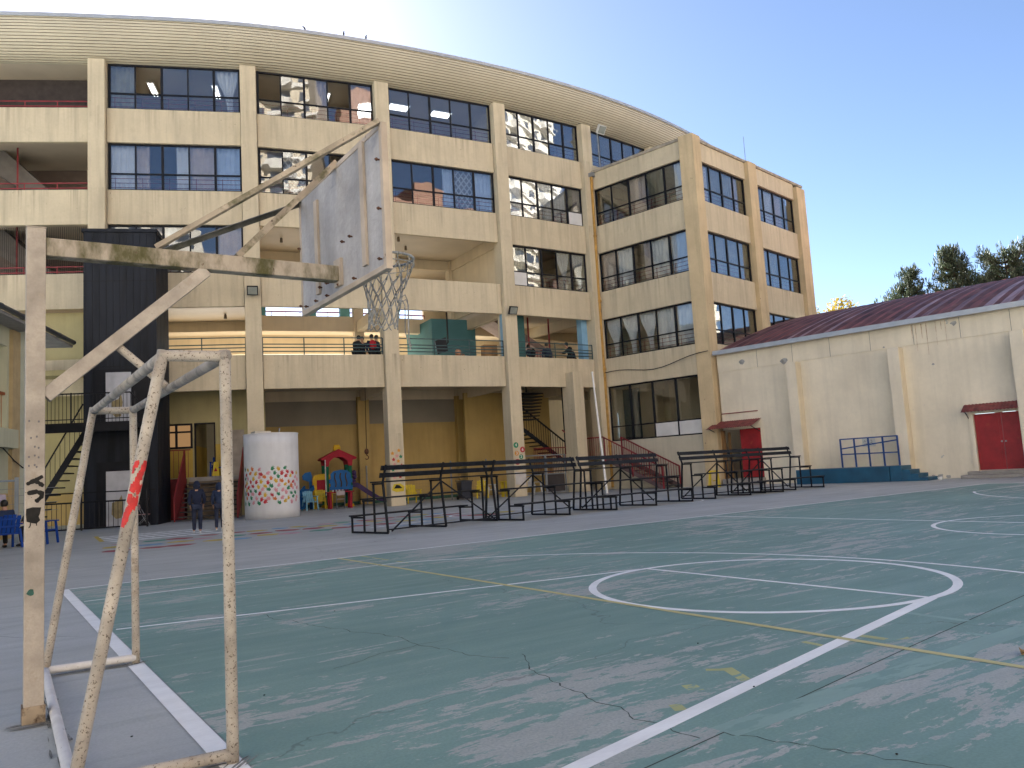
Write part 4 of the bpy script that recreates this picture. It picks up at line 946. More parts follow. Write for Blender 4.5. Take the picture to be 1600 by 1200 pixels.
# spray marks on the post
def outline(pts, F, d=-.0006): return [F(s, d, z) for s, z in pts]
PF = Frame((-.872, HY-.055), 0); SPRAY = mat('black_spray', (.012, .011, .010), rough=.8, var=.3, scale=30)
b = MB()
def stroke(b, F, pts, wd, d, t=.0015, k=5):
    rn = random.Random(len(pts)); L = []; Rr = []
    P = []
    for a, c in zip(pts[:-1], pts[1:]):
        for i in range(k): u = i/k; P.append((a[0]+(c[0]-a[0])*u, a[1]+(c[1]-a[1])*u))
    P.append(pts[-1]); vs = []; n = len(P)
    for i, (s, z) in enumerate(P):
        a, c = P[max(0, i-1)], P[min(n-1, i+1)]; dx, dz = c[0]-a[0], c[1]-a[1]; l = math.hypot(dx, dz) or 1
        h = wd/2*rn.uniform(.75, 1.15)*(.55 if i in (0, n-1) else 1); 
        for sg in (1, -1): 
            s_ = min(max(s-dz/l*h*sg, .003), .101); vs.append(F(s_, d, z+dx/l*h*sg))
    base = len(b.v); m_ = len(vs); vs += [v+(F(0, -t, 0)-F(0, 0, 0)) for v in vs]
    fs = [(2*i, 2*i+1, 2*i+3, 2*i+2) for i in range(n-1)] + [(m_+2*i+2, m_+2*i+3, m_+2*i+1, m_+2*i) for i in range(n-1)]
    fs += [(2*i, 2*i+2, m_+2*i+2, m_+2*i) for i in range(n-1)] + [(2*i+1, m_+2*i+1, m_+2*i+3, 2*i+3) for i in range(n-1)]
    b.add(vs, fs)
zc = lambda y: .03+(1128-y)*(2.96/775)                 # height on the post
stroke(b, PF, [(.008, zc(771)), (.03, zc(768)), (.06, zc(764)), (.093, zc(759))], .026, -.0004); stroke(b, PF, [(.05, zc(766)), (.07, zc(769)), (.098, zc(775))], .026, -.0022)
stroke(b, PF, [(.012, zc(785)), (.06, zc(783)), (.09, zc(786)), (.085, zc(792)), (.055, zc(799))], .026, -.0004)
b.slab([PF(s, -.0004, z) for s, z in [(.008, zc(809)), (.04, zc(807)), (.085, zc(808)), (.078, zc(818)), (.072, zc(822)), (.08, zc(828)), (.06, zc(833)), (.03, zc(831)), (.01, zc(829)), (.006, zc(818))]], PF(0, -.0016, 0)-PF(0, 0, 0))
stroke(b, PF, [(.03, zc(831)), (.028, zc(836)), (.02, zc(839))], .006, -.0024); stroke(b, PF, [(.06, zc(832)), (.062, zc(836))], .006, -.0024)
b.build('graffiti', SPRAY, po)
b = MB(); b.slab([PF(.033+.019*math.sin(k*.63)*(1+.25*math.sin(k*2)), -.0004, zc(938)+.02*math.cos(k*.63)) for k in range(10)], PF(0, -.0015, 0)-PF(0, 0, 0)); b.build('green_paint_spot', mat('green_spot', (.03, .10, .08), rough=.7, var=.4, scale=20), po)
b = MB()
for s, y in [(.02, 728), (.05, 726), (.07, 729), (.02, 742), (.05, 741), (.06, 744), (.05, 712), (.07, 714), (.03, 698), (.06, 696), (.02, 671), (.07, 672)]: b.slab([PF(s+.006*math.cos(k), -.0004, zc(y)+.006*math.sin(k)*1.3) for k in (0, 1.2, 2.5, 3.8, 5)], PF(0, -.001, 0)-PF(0, 0, 0))
b.build('paint_chips', mat('chip_grey', (.16, .15, .16), rough=.9), po)

# ------------------------------------------------------------------ steel goal
GO = thing('steel_goal', 'chipped cream steel tube goal frame without net, standing on the baseline', 'goal', (-.05, YC, 0))
r = .029
fn, ff = Vector((-.045, -8.885, 1.985)), Vector((-.045, -5.90, 1.985)); bn, bf = Vector((-.335, -8.845, 1.985)), Vector((-.33, -5.83, 1.985))
gn, gf = Vector((-.075, -9.01, .0)), Vector((-.075, -6.16, .0)); hn, hf = Vector((-.745, -8.95, .03)), Vector((-.68, -6.10, .03))
def gp(name, p, q, m_, rr=r, rings=14): b = MB(); b.tube(p, q, rr, seg=16, rings=rings); return b.build(name, m_, GO, smooth=True)
gp('goal_post', gn, fn+Vector((0, 0, .03)), GOALP); gp('goal_post', gf, ff+Vector((0, 0, .03)), GOALP)
gp('crossbar', fn+Vector((0, -.029, 0)), ff+Vector((0, .029, 0)), mat('goal_grey_worn', (.36, .33, .29), rough=.65, var=.25, scale=6, bump=.15, c2=(.16, .15, .145), c2t=.5, c2s=8, c2w=.15))
gp('rear_top_bar', bn, bf, MATS['goal_grey_worn'])
gp('side_top_bar', fn, bn+Vector((-.02, 0, 0)), GOALP); gp('side_top_bar', ff, bf+Vector((-.02, 0, 0)), GOALP)
l1_ = gp('rear_leg', bn+Vector((0, 0, .025)), hn, GOALP); gp('rear_leg', bf+Vector((0, 0, .025)), hf, GOALP)
gp('ground_bar', gn+Vector((0, 0, .04)), hn+Vector((0, 0, .01)), GOALP); gp('ground_bar', gf+Vector((0, 0, .04)), hf+Vector((0, 0, .01)), GOALW)
gp('ground_bar', hn+Vector((0, -.04, .01)), hf+Vector((0, .04, .01)), GOALW)
b = MB(); b.tube((-.36, HY-.0, 2.262), (-.05, HY, 1.985), .026, seg=14, rings=6); b.build('stay_tube', GOALP, GO, smooth=True)
# grime on the concrete along the goal's ground bars and the post foot
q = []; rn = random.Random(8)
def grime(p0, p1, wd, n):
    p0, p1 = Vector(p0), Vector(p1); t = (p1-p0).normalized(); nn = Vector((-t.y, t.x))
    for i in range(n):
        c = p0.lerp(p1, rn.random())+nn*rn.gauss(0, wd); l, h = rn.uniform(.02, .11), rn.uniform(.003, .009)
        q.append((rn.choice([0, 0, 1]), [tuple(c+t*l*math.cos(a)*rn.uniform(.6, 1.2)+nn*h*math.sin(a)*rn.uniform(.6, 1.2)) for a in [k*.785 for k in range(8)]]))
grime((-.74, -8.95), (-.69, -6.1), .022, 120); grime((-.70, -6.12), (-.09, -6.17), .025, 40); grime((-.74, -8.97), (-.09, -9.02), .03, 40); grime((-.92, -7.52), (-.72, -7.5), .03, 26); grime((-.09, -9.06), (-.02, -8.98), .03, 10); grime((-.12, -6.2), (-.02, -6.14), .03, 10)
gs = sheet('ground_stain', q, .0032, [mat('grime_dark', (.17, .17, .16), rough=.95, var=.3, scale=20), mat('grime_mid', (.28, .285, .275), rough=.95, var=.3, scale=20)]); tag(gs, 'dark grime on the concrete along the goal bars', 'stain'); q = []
# red paint splashes wrapped on the near rear leg
def wrap(b, p, q, rr, cells):
    p = Vector(p); q = Vector(q); t = (q-p).normalized(); side = t.cross(Vector((0, 1, 0))).normalized(); fr_ = side.cross(t).normalized()
    for (u0, u1, a0, a1, sk) in cells:
        n = 6; vs = []
        for i in range(n+1):
            a = R(a0+(a1-a0)*i/n)
            dvec = (fr_*-math.cos(a)+side*math.sin(a))
            for u in (u0+sk*i/n, u1+sk*i/n): vs.append(p.lerp(q, u)+dvec*rr)
        for i in range(n+1):
            a = R(a0+(a1-a0)*i/n); dvec = (fr_*-math.cos(a)+side*math.sin(a))
            for u in (u0+sk*i/n, u1+sk*i/n): vs.append(p.lerp(q, u)+dvec*(rr+.0012))
        k = 2*(n+1)
        b.add(vs, [(k+2*i, k+2*i+1, k+2*i+3, k+2*i+2) for i in range(n)] + [(2*i+2, 2*i+3, 2*i+1, 2*i) for i in range(n)] + [(2*i, k+2*i, k+2*i+2, 2*i+2) for i in range(n)] + [(2*i+1, 2*i+3, k+2*i+3, k+2*i+1) for i in range(n)])
b = MB(); ptop = bn+Vector((0, 0, .025))
cells = []; rn = random.Random(31)
def dab(u, a_, n_, su, sa):
    for _ in range(n_):
        uu, aa = u+rn.gauss(0, su), a_+rn.gauss(0, sa); l, w__ = rn.uniform(.003, .010), rn.uniform(7, 20); cells.append((uu-l, uu+l, aa-w__, aa+w__, rn.uniform(-.006, .006)))
for u, a_, n_ in [(.285, 35, 6), (.295, 32, 7), (.305, 25, 9), (.315, 12, 12), (.325, 5, 12), (.335, -8, 9), (.345, -25, 6), (.335, 30, 5), (.35, 28, 4), (.288, -40, 4), (.298, -48, 4), (.372, -30, 5), (.378, -10, 5), (.374, 30, 6), (.383, 5, 8), (.392, -15, 10), (.402, -30, 11), (.412, -38, 10), (.42, -42, 6), (.428, -48, 4)]: dab(u, a_, n_, .004, 8)
for k, c_ in enumerate(cells): wrap(b, ptop, hn, r+.0005+k*6e-6, [c_])
b.build('red_paint_splash', mat('red_splash', (.52, .02, .02), rough=.5, var=.2, scale=20, spots=(26, .62, (.55, .42, .35))), l1_)

# ------------------------------------------------------------------ bleachers
def bleacher(L, dense=True):
    t = thing('bleacher', 'x', 'bleachers', (0, 0, 0), 0, 'black steel bleachers along the court')
    D = 1.36; xs = (0.02, L/2, L-.02)
    for x in xs:
        b = MB()
        b.bar((x, .12, .025), (x, -D, .025), .04, .045)
        b.bar((x+.0, .12, .03), (x+.0, -.02, 1.22), .045, .045, (0, 1, 0)); b.bar((x, -.02, 1.2), (x, .13, 1.60), .04, .04, (0, 1, 0))
        for y, z in ((-.40, 1.16), (-.83, .78), (-D+.02, .38)): b.bar((x, y, .03), (x, y, z), .04, .04, (0, 1, 0))
        b.bar((x, .0, 1.165), (x, -.44, 1.165), .04, .04); b.bar((x, -.40, .775), (x, -.87, .775), .04, .04); b.bar((x, -.83, .375), (x, -D-.02, .375), .04, .04)
        b.build('frame', DKMETAL, t)
    for y0, z in ((-.44, 1.19), (-.87, .80), (-D-.02, .40)):
        b = MB(); b.box(-.05, L+.05, y0, y0+.30, z, z+.035); b.build('seat_plank', DKMETAL, t, bevel=.004)
    for z, y in ((1.36, .02), (1.53, .085)):
        b = MB(); b.bar((-.08, y-.02, z), (L+.08, y-.02, z), .025, .115, (0, .35, 1)); b.build('back_plank', DKMETAL, t, bevel=.004)
    b = MB(); m_ = (L/2, -.01, 1.15)
    b.bar(m_, (.1, .12, .06), .03, .03); b.bar((m_[0], m_[1]+.031, m_[2]), (L-.1, .151, .06), .03, .03); b.bar((0, .12, .10), (L, .12, .10), .03, .03)
    b.build('brace', DKMETAL, t); return t
BL = bleacher(3.55)
for i, (x0, y0, x1, y1, flip, lab) in enumerate([
    (6.80, 4.40, 10.25, 5.10, True, 'leftmost black bleacher, its seats turned away from the court'),
    (10.30, 5.40, 13.75, 6.00, False, 'second black bleacher from the left, facing the court before the yellow table'),
    (13.85, 5.80, 17.35, 6.22, False, 'middle black bleacher in front of the red stair railings'),
    (18.64, 6.36, 22.0, 6.45, False, 'fourth black bleacher, in front of the open red gym door'),
    (21.55, 6.75, 24.95, 6.90, False, 'farthest black bleacher, next to the blue stage')]):
    o = BL if i == 0 else copy_tree(BL); o['label'] = lab
    a = math.atan2(y1-y0, x1-x0)
    if flip: o.location = (x1, y1-.10, 0); o.rotation_euler = (0, 0, a+math.pi)
    else: o.location = (x0, y0, 0); o.rotation_euler = (0, 0, a)

# ------------------------------------------------------------------ water tank with painted hand prints
TK = thing('water_tank', 'big white cylindrical water tank with coloured hand prints', 'water tank', (8.45, 18.35, 0))
b = MB(); TX, TY, TR, TH = 8.45, 18.35, 1.03, 3.22
b.tube((TX, TY, 0), (TX, TY, TH), TR, seg=64, rings=8); tb = b.build('tank_body', TANKW, TK)
for p_ in tb.data.polygons: p_.use_smooth = abs(p_.normal.z) < .5
b = MB(); b.tube((TX, TY, TH), (TX, TY, TH+.04), TR+.015, seg=64); b.build('tank_lid', TANKW, TK)
b = MB(); b.box(TX-.75, TX-.15, TY-.5, TY+.1, TH+.045, TH+.13); b.build('hatch', mat('hatch_cream', (.5, .46, .38)), TK); b = MB(); b.tube((TX+.2, TY-.4, TH+.03), (TX+.22, TY-.42, TH+.24), .03, seg=8); b.build('vent_pipe', GREYM, TK)
HC = [mat('hand_'+n_, c_, rough=.6) for n_, c_ in (('red', (.46, .03, .04)), ('green', (.02, .20, .09)), ('yellow', (.60, .38, .03)), ('orange', (.60, .16, .03)), ('pink', (.62, .28, .32)))]
b = MB(); rn = random.Random(11); ce = math.atan2(-13.1-TY, -1.1-TX)
def onc(a, z, k=.003): return Vector((TX+(TR+k)*math.cos(a), TY+(TR+k)*math.sin(a), z))
for row in range(9):
    z = 1.86-row*.155; n_ = 10
    for c_ in range(n_):
        a = ce+R(-70+140*(c_+.5*(row % 2))/n_)+rn.uniform(-.03, .03)
        if row in (0, 8) and rn.random() < .25: continue
        zc_ = z+rn.uniform(-.04, .04); rot = rn.uniform(-1.2, 1.2); sz = rn.uniform(.066, .082); mi_ = rn.choice([0, 0, 1, 1, 2, 2, 3, 4, 4]); out_ = []
        rad = [(-150, .8), (-120, .95), (-90, .9), (-60, .95), (-30, .8), (-5, .7), (15, 1.25), (28, 1.2), (38, .75), (58, .75), (66, 1.5), (74, 1.5), (80, .8), (86, 1.6), (94, 1.6), (100, .8), (106, 1.5), (114, 1.5), (122, .75), (132, 1.25), (142, 1.2), (165, .7), (-170, .75)]
        for an, k in rad:
            t = R(an)+rot; out_.append((math.cos(t)*k*sz, math.sin(t)*k*sz))
        P3 = [onc(a+x/TR, zc_+y) for x, y in out_]; cen = onc(a, zc_, .0035); m0 = len(b.v); b.cur = mi_
        b.add([cen]+P3, [(0, 1+i, 1+(i+1) % len(P3)) for i in range(len(P3))])
b.build('hand_prints', HC, TK, fix=False)

# ------------------------------------------------------------------ blue stage with steps against the gym wall
ST_ = thing('stage_platform', 'dark blue wooden stage platform with four steps against the gym wall', 'stage', (28, 7, 0))
b = MB(); b.fbox(GF, 4.35, 8.16, -1.6, -.43, 0, .6); b.build('platform', BLUE, ST_, bevel=.01)
b = MB()
for k, (s1, z) in enumerate([(8.62, .60), (8.92, .44), (9.22, .28), (9.55, .13)]): b.fbox(GF, 8.175+k*.0 if k == 0 else (8.62, 8.92, 9.22)[k-1]+.002, s1, -1.55, -.48, 0, z)
b.build('steps', BLUE, ST_, bevel=.008)
FRK = thing('steel_frame_rack', 'blue steel grid frame standing upright on the stage', 'frame rack', (28.9, 6.5, .6))
b = MB(); d_ = -.62; s0, s1 = 5.95, 8.25; z0, z1 = .605, 1.80
for k in range(5): s = s0+(s1-s0)*k/4; b.bar(GF(s, d_, z0), GF(s, d_, z1), .055, .05)
b.bar(GF(s0, d_+.003, z1-.02), GF(s1, d_+.003, z1-.02), .05, .05); b.bar(GF(s0, d_+.002, 1.15), GF(s1, d_+.002, 1.05+.08), .05, .05); b.bar(GF(s0, d_-.003, 1.38), GF(s1, d_-.003, 1.62), .05, .05)
b.build('grid', FRAMEBLUE, FRK)
b = MB(); b.fbox(GF, 6.62, 7.15, -.02, -.006, 1.42, 1.76); pp = b.build('scribbled_poster', mat('poster_paper', (.56, .57, .52), var=.05), GY)
b = MB()
for pts in ([(0, .12), (.04, .2), (.1, .14)], [(.14, .2), (.18, .12), (.2, .2)], [(.28, .2), (.34, .2), (.34, .1), (.28, .1)], [(.02, .0), (.06, .08)], [(.1, .0), (.1, .07), (.16, .07)], [(.22, 0), (.25, .08), (.29, 0)], [(.34, .07), (.38, .07), (.38, 0)]):
    for p, q_ in zip(pts[:-1], pts[1:]): b.bar(GF(6.68+p[0], -.023, 1.48+p[1]), GF(6.68+q_[0], -.023, 1.48+q_[1]), .012, .006, (0, 1, 0))
b.build('scribble', BLACKC, pp)

# ------------------------------------------------------------------ entrance steps with red side panels
ES = thing('entrance_steps', 'dark open-tread entrance steps with slanted red side panels beside the tank', 'staircase', (7, 23, 0))
b = MB(); b.fbox(FA, 3.3, 5.5, 1.2, 1.98, 1.60, 1.785); b.build('landing', STEPC, ES)
b = MB()
for k in range(8): b.fbox(FA, 3.2, 5.45, -.75+k*.24, -.75+k*.24+.26, .14+k*.19, .19+k*.19)
b.build('tread', mat('dark_tread', (.05, .05, .05), rough=.8), ES)
b = MB(); b.fbox(FA, 3.25, 5.4, 1.25, 1.5, 0, 1.59); b.build('riser_wall', mat('riser_board', (.22, .17, .12), rough=.9, var=.2), ES)
for s in (3.06, 5.5):
    b = MB(); b.slab([FA(s, -1.0, 0), FA(s, -1.05, .95), FA(s, 1.35, 3.0), FA(s, 1.45, 1.6), FA(s, .6, .9)], FA(.05, 0, 0)-FA(0, 0, 0)); b.build('side_panel', mat('red_side_panel', (.27, .03, .035), rough=.6, var=.12, scale=2), ES)
b = MB(); bars(b, FA, 2.2, 3.2, 1.5, 1.8, 2.98, .2); b.bar(FA(2.2, 1.5, 3.0), FA(3.3, 1.5, 3.0), .05, .05); b.fbox(FA, 2.2, 3.05, 1.3, 1.98, 0, 1.75); b.build('railing', REDRAIL, ES)

# ------------------------------------------------------------------ red-railed outdoor stair beside the wing
RS = thing('red_railed_stair', 'outdoor stair with dark red railings rising along the wing wall', 'staircase', (26, 17, 0))
b = MB()
for k in range(8): s = 1.0+k*.42; b.fbox(WL, s, s+.46, -1.6, -.3, 1.70-.2*(k+1), 1.75-.2*(k+1))
b.build('tread', mat('dark_tread', (.05, .05, .05)), RS)
b = MB(); b.fbox(WL, -1.0, 1.0, -1.7, -.2, 1.6, 1.72); b.build('landing', STEPC, RS)
b = MB()
for d in (-1.66, -.24): b.bar(WL(1.0, d, 1.6), WL(4.35, d, .02), .05, .24)
b.build('stringer', mat('brown_stringer', (.12, .08, .08), rough=.7), RS)
for d in (-1.7, -.22):
    b = MB(); b.bar(WL(.95, d, 2.68), WL(4.35, d, 1.02), .055, .06)
    for k in range(24): s = 1.0+k*.143; zb = 1.66-(s-1)*.47; b.bar(WL(s, d, zb), WL(s, d, zb+1.0), .018, .018)
    for s in (.97, 2.6, 4.33): zb = max(0, 1.6-(s-1)*.48); b.bar(WL(s, d, max(0, zb-.2)), WL(s, d, zb+1.05), .055, .055)
    b.bar(WL(-.95, d-.001, 2.70), WL(.95, d-.001, 2.70), .055, .06) if d < -1 else None
    if d < -1:
        bars(b, WL, -.95, .85, d, 1.65, 2.68, .14)
    b.build('railing', REDRAIL, RS)
b = MB(); b.fbox(WL, -1.2, 1.2, -.05, -.02, 0, .01); 
# indoor stair under the gallery, dark steel flights with red railings
IS = thing('indoor_stair', 'dark steel indoor staircase with maroon railings under the gallery', 'staircase', (23, 22.5, 0))
b = MB()
for k in range(9): b.fbox(FD, 1.75+k*.02, 3.1-k*.03, 1.7+k*.02, 2.7, 5.25-k*.17, 5.30-k*.17)
for k in range(9): s = 2.2+k*.28; b.fbox(FD, s, s+.3, 2.4, 3.6, 3.3-k*.2, 3.36-k*.2)
b.build('tread', DKMETAL, IS)
b = MB(); b.bar(FD(2.1, 2.3, 4.55), FD(4.9, 2.3, 2.6), .06, .07); b.bar(FD(2.1, 2.34, 3.4), FD(4.9, 2.34, 1.5), .06, .2)
for k in range(18): s = 2.15+k*.155; b.bar(FD(s, 2.3, 3.35-(s-2.1)*.69), FD(s, 2.3, 4.55-(s-2.1)*.69), .02, .02)
b.build('railing', DKMETAL, IS)
b = MB(); bars(b, FD, 2.4, 4.6, 1.9, 1.0, 2.35, .11); b.bar(FD(2.4, 1.9, 2.36), FD(4.6, 1.9, 2.36), .05, .05); b.bar(FD(4.4, 1.95, 3.3), FD(5.5, 1.95, 2.5), .05, .06); bars(b, FD, 4.5, 5.4, 1.95, 1.6, 2.6, .12); b.build('railing', REDRAIL, IS)
b = MB(); b.bar(FD(2.2, 2.0, 5.35), FD(2.2, 2.0, 5.9), .06, .06); b.bar(FD(4.75, 2.2, 2.0), FD(4.75, 2.2, 5.9), .06, .06); b.build('hanger', DKMETAL, IS)
b = MB(); b.fbox(FD, -.1, 5.6, 4.6, 4.75, 0, 5.6); b.build('stair_wall', MUSTARD, SCH)
# ------------------------------------------------------------------ plastic chairs and tables
def chair(name, label, m_, loc, rz, h=.86, w_=.58, m2=None, group=None, arms=True):
    t = thing(name, label, 'chair', (0, 0, 0), 0, group)
    b = MB(); b.box(-w_/2+.03, w_/2-.03, -.25, .22, .36, .40); b.build('seat', m_, t, bevel=.01)
    b = MB(); n = 5
    for k in range(n):
        x = -w_/2+.06+(w_-.12)*(k+.5)/n; top = h+(.03 if k in (1, 2, 3) else 0)
        b.bar((x, .19, .40), (x*1.04, .33, top), (w_-.12)/n*.82, .022, (0, -1, 0))
    b.bar((-w_/2+.05, .245, .58), (w_/2-.05, .245, .58), .03, .05); b.bar((-w_/2+.05, .305, .78), (w_/2-.05, .305, .78), .03, .05)
    b.build('backrest', m2 or m_, t)
    for x in (-1, 1):
        b = MB(); b.bar((x*(w_/2-.02), -.28, 0), (x*(w_/2-.04), -.22, .62), .05, .05, (0, 1, 0)); b.build('leg', m_, t)
        b = MB(); b.bar((x*(w_/2-.02), .33, 0), (x*(w_/2-.04), .20, .5), .05, .05, (0, 1, 0)); b.build('leg', m_, t)
        if arms: b = MB(); b.bar((x*(w_/2-.03), -.30, .63), (x*(w_/2-.03), .27, .63), .075, .03); b.build('armrest', m_, t)
    t.location = loc; t.rotation_euler = (0, 0, rz); return t
def table(name, label, m_, loc, rz, L, W, h, leg=.08):
    t = thing(name, label, 'table', (0, 0, 0)); b = MB(); b.box(-L/2, L/2, -W/2, W/2, h-.05, h); b.build('tabletop', m_, t, bevel=.012)
    for x in (-1, 1):
        for y in (-1, 1):
            b = MB(); b.bar((x*(L/2-.16), y*(W/2-.1), 0), (x*(L/2-.14), y*(W/2-.1), h-.05), leg, leg, (0, 1, 0)); b.build('leg', m_, t)
    t.location = loc; t.rotation_euler = (0, 0, rz); return t
FB = BAY['BC']; FC = BAY['CD']
rb, rc_ = R(FB.deg), R(FC.deg)
chair('garden_chair', 'light blue slatted chair between the white tank and the playhouse', P_SKY, FB(2.42, 2.1, 0), rb+.25)
chair('garden_chair', 'yellow slatted chair tucked behind the light blue chair', P_LEM, FB(2.95, 2.75, 0), rb-.2)
table('play_table', 'red plastic table in front of the playhouse', P_RED, FB(3.78, 2.1, 0), rb+.05, 1.25, .62, .78, .11)
t = thing('cup_row', 'row of small white cups on the red table', 'cups', FB(3.75, 1.95, .78)); b = MB()
for k in range(4): a = FB(3.45+k*.15, 1.95, .782); b.tube(a, a+Vector((0, 0, .08)), .035, .045, seg=10)
b.build('cup', P_WHT, t)
# small metal folding chairs
def folding(name, label, loc, rz, mseat):
    t = thing(name, label, 'chair', (0, 0, 0)); b = MB()
    for x in (-.19, .19):
        b.tube((x, -.2, 0), (x, .2, .82), .012, seg=6); b.tube((x*.92, .22, 0), (x*.92, -.17, .44), .012, seg=6)
    b.tube((-.19, .2, .82), (.19, .2, .82), .012, seg=6); b.tube((-.19, -.18, .05), (.19, -.18, .05), .01, seg=6); b.build('frame', GREYM, t)
    b = MB(); b.box(-.18, .18, -.2, .16, .43, .455); b.build('seat', mseat, t); b = MB(); b.box(-.18, .18, .155, .18, .62, .80); b.build('backrest', mseat, t)
    t.location = loc; t.rotation_euler = (0, 0, rz)
folding('folding_chair', 'small folding chair with pale seat in front of the red table', FB(3.7, 1.35, 0), rb+3.0, mat('seat_pale', (.42, .36, .36)))
folding('folding_chair', 'folding chair with pink back by the black lift shaft', LT(-.62, -.55, 0), 1.2, mat('seat_pink', (.42, .24, .24)))

# playhouse with slides
PH = thing('playhouse', 'colourful plastic playhouse with red gabled roof and two slides', 'playhouse', FB(4, 4, 0))
def pslab(s0, s1, d, z0, z1, m_, name, par=PH, t=.08): b = MB(); b.fbox(FB, s0, s1, d, d+t, z0, z1); return b.build(name, m_, par, bevel=.015)
for s in (3.42, 4.53):
    for d in (3.5, 4.6):
        b = MB(); b.tube(FB(s, d, .12), FB(s, d, 2.05), .10, seg=14); b.build('post', P_GRN, PH, smooth=False); b = MB(); b.tube(FB(s, d, 0), FB(s, d, .13), .17, .13, seg=14); b.build('post_foot', P_YEL, PH)
b = MB(); arch = [(3.2, 2.28), (3.14, 2.33), (3.2, 2.40), (4.0, 2.78), (4.80, 2.40), (4.86, 2.33), (4.80, 2.28), (4.66, 2.28), (4.62, 1.98), (4.45, 1.98), (4.40, 2.22), (4.2, 2.38), (3.98, 2.43), (3.75, 2.38), (3.55, 2.22), (3.5, 1.98), (3.33, 1.98), (3.30, 2.28)]
b.slab([FB(s, 3.36, z) for s, z in arch], FB(0, .16, 0)-FB(0, 0, 0)); b.slab([FB(s, 4.56, z) for s, z in arch], FB(0, .16, 0)-FB(0, 0, 0))
b.slab([FB(3.14, 3.33, 2.36), FB(4.0, 3.33, 2.80), FB(4.0, 3.33, 2.70), FB(3.2, 3.33, 2.28)], FB(0, 1.45, 0)-FB(0, 0, 0)); b.slab([FB(4.86, 3.33, 2.36), FB(4.8, 3.33, 2.28), FB(4.0, 3.33, 2.69), FB(4.0, 3.33, 2.79)], FB(0, 1.45, 0)-FB(0, 0, 0))
b.build('roof', P_RED, PH)
pslab(3.82, 4.16, 3.8, 2.74, 2.95, P_YEL, 'roof_ornament', t=.3); pslab(3.86, 4.12, 3.85, 2.953, 3.03, P_YEL, 'roof_ornament', t=.2)
b = MB(); pts = [(3.5, .84), (3.5, 1.0), (3.56, 1.02), (3.56, 1.15), (3.48, 1.17), (3.48, 1.35), (3.56, 1.37), (3.56, 1.6), (3.7, 1.74), (4.05, 1.80), (4.38, 1.74), (4.52, 1.6), (4.52, 1.37), (4.6, 1.35), (4.6, 1.17), (4.52, 1.15), (4.52, 1.02), (4.6, 1.0), (4.6, .84)]
b.slab([FB(s, 3.28, z) for s, z in pts], FB(0, .07, 0)-FB(0, 0, 0)); bp_ = b.build('front_panel', P_BLU, PH)
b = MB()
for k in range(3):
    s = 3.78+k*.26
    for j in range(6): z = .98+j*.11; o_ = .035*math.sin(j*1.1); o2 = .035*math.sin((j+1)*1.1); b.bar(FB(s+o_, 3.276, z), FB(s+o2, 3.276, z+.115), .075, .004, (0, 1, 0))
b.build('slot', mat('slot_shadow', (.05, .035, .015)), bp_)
pslab(3.4, 4.55, 3.62, .78, .86, P_RED, 'floor', t=.95)
b = MB(); ya = [(2.72, 0), (2.72, .3), (2.66, .32), (2.66, .5), (2.72, .52), (2.72, 1.4), (2.8, 1.56), (3.05, 1.64), (3.35, 1.64), (3.6, 1.56), (3.66, 1.4), (3.66, 0), (3.44, 0), (3.44, 1.36), (2.92, 1.36), (2.92, 0)]
b.slab([FB(s, 3.44, z) for s, z in ya], FB(0, .09, 0)-FB(0, 0, 0)); b.build('doorway_arch', P_YEL, PH)
b = MB(); b.fbox(FB, 2.925, 3.435, 3.5, 3.55, .72, 1.355); 
for k in range(4): b.fbox(FB, 2.96+k*.125, 3.03+k*.125, 3.488, 3.497, .76, 1.33)
b.build('red_panel', P_RED, PH)
b = MB(); b.slab([FB(s, 3.7, z) for s, z in [(2.6, .0), (2.6, 1.3), (2.3, 1.42), (2.28, 1.6), (2.42, 1.74), (2.68, 1.78), (2.74, 1.6), (2.74, 0)]], FB(0, .1, 0)-FB(0, 0, 0)); b.build('side_panel', P_BLU, PH)
def slide(pts, w_, m_, name, F, dvec):
    b = MB(); dv = Vector(dvec)
    for a, c in zip(pts[:-1], pts[1:]):
        a, c = Vector(a), Vector(c); up = Vector((0, 0, 1))
        b.bar(a, c, w_, .05); sd_ = (c-a).normalized().cross(up).normalized()
        for k in (1, -1): b.bar(a+sd_*k*w_/2+up*.09, c+sd_*k*w_/2+up*.09, .06, .22)
    b.build(name, m_, PH, bevel=.012)
slide([FB(2.55, 3.3, .95), FB(2.3, 2.9, .72), FB(2.05, 2.45, .25), FB(1.95, 2.2, .08)], .45, P_BLU, 'slide', FB, (0, 0, 0))
slide([FB(4.6, 4.0, .95), FB(4.95, 4.0, .93), FB(5.45, 3.9, .55), FB(5.95, 3.8, .2), FB(6.3, 3.75, .14)], .5, P_PUR, 'slide', FB, (0, 0, 0))
b = MB(); b.ball(FB(4.75, 3.7, 1.62), .13); b.ball(FB(4.78, 3.7, 1.42), .12); b.ball(FB(4.72, 3.7, 1.2), .12); b.build('grape_ornament', P_PUR, PH)
b = MB(); b.tube(FB(3.3, 3.1, .6), FB(3.3, 3.1, 2.3), .025, seg=8); b.build('white_pole', P_WHT, PH)

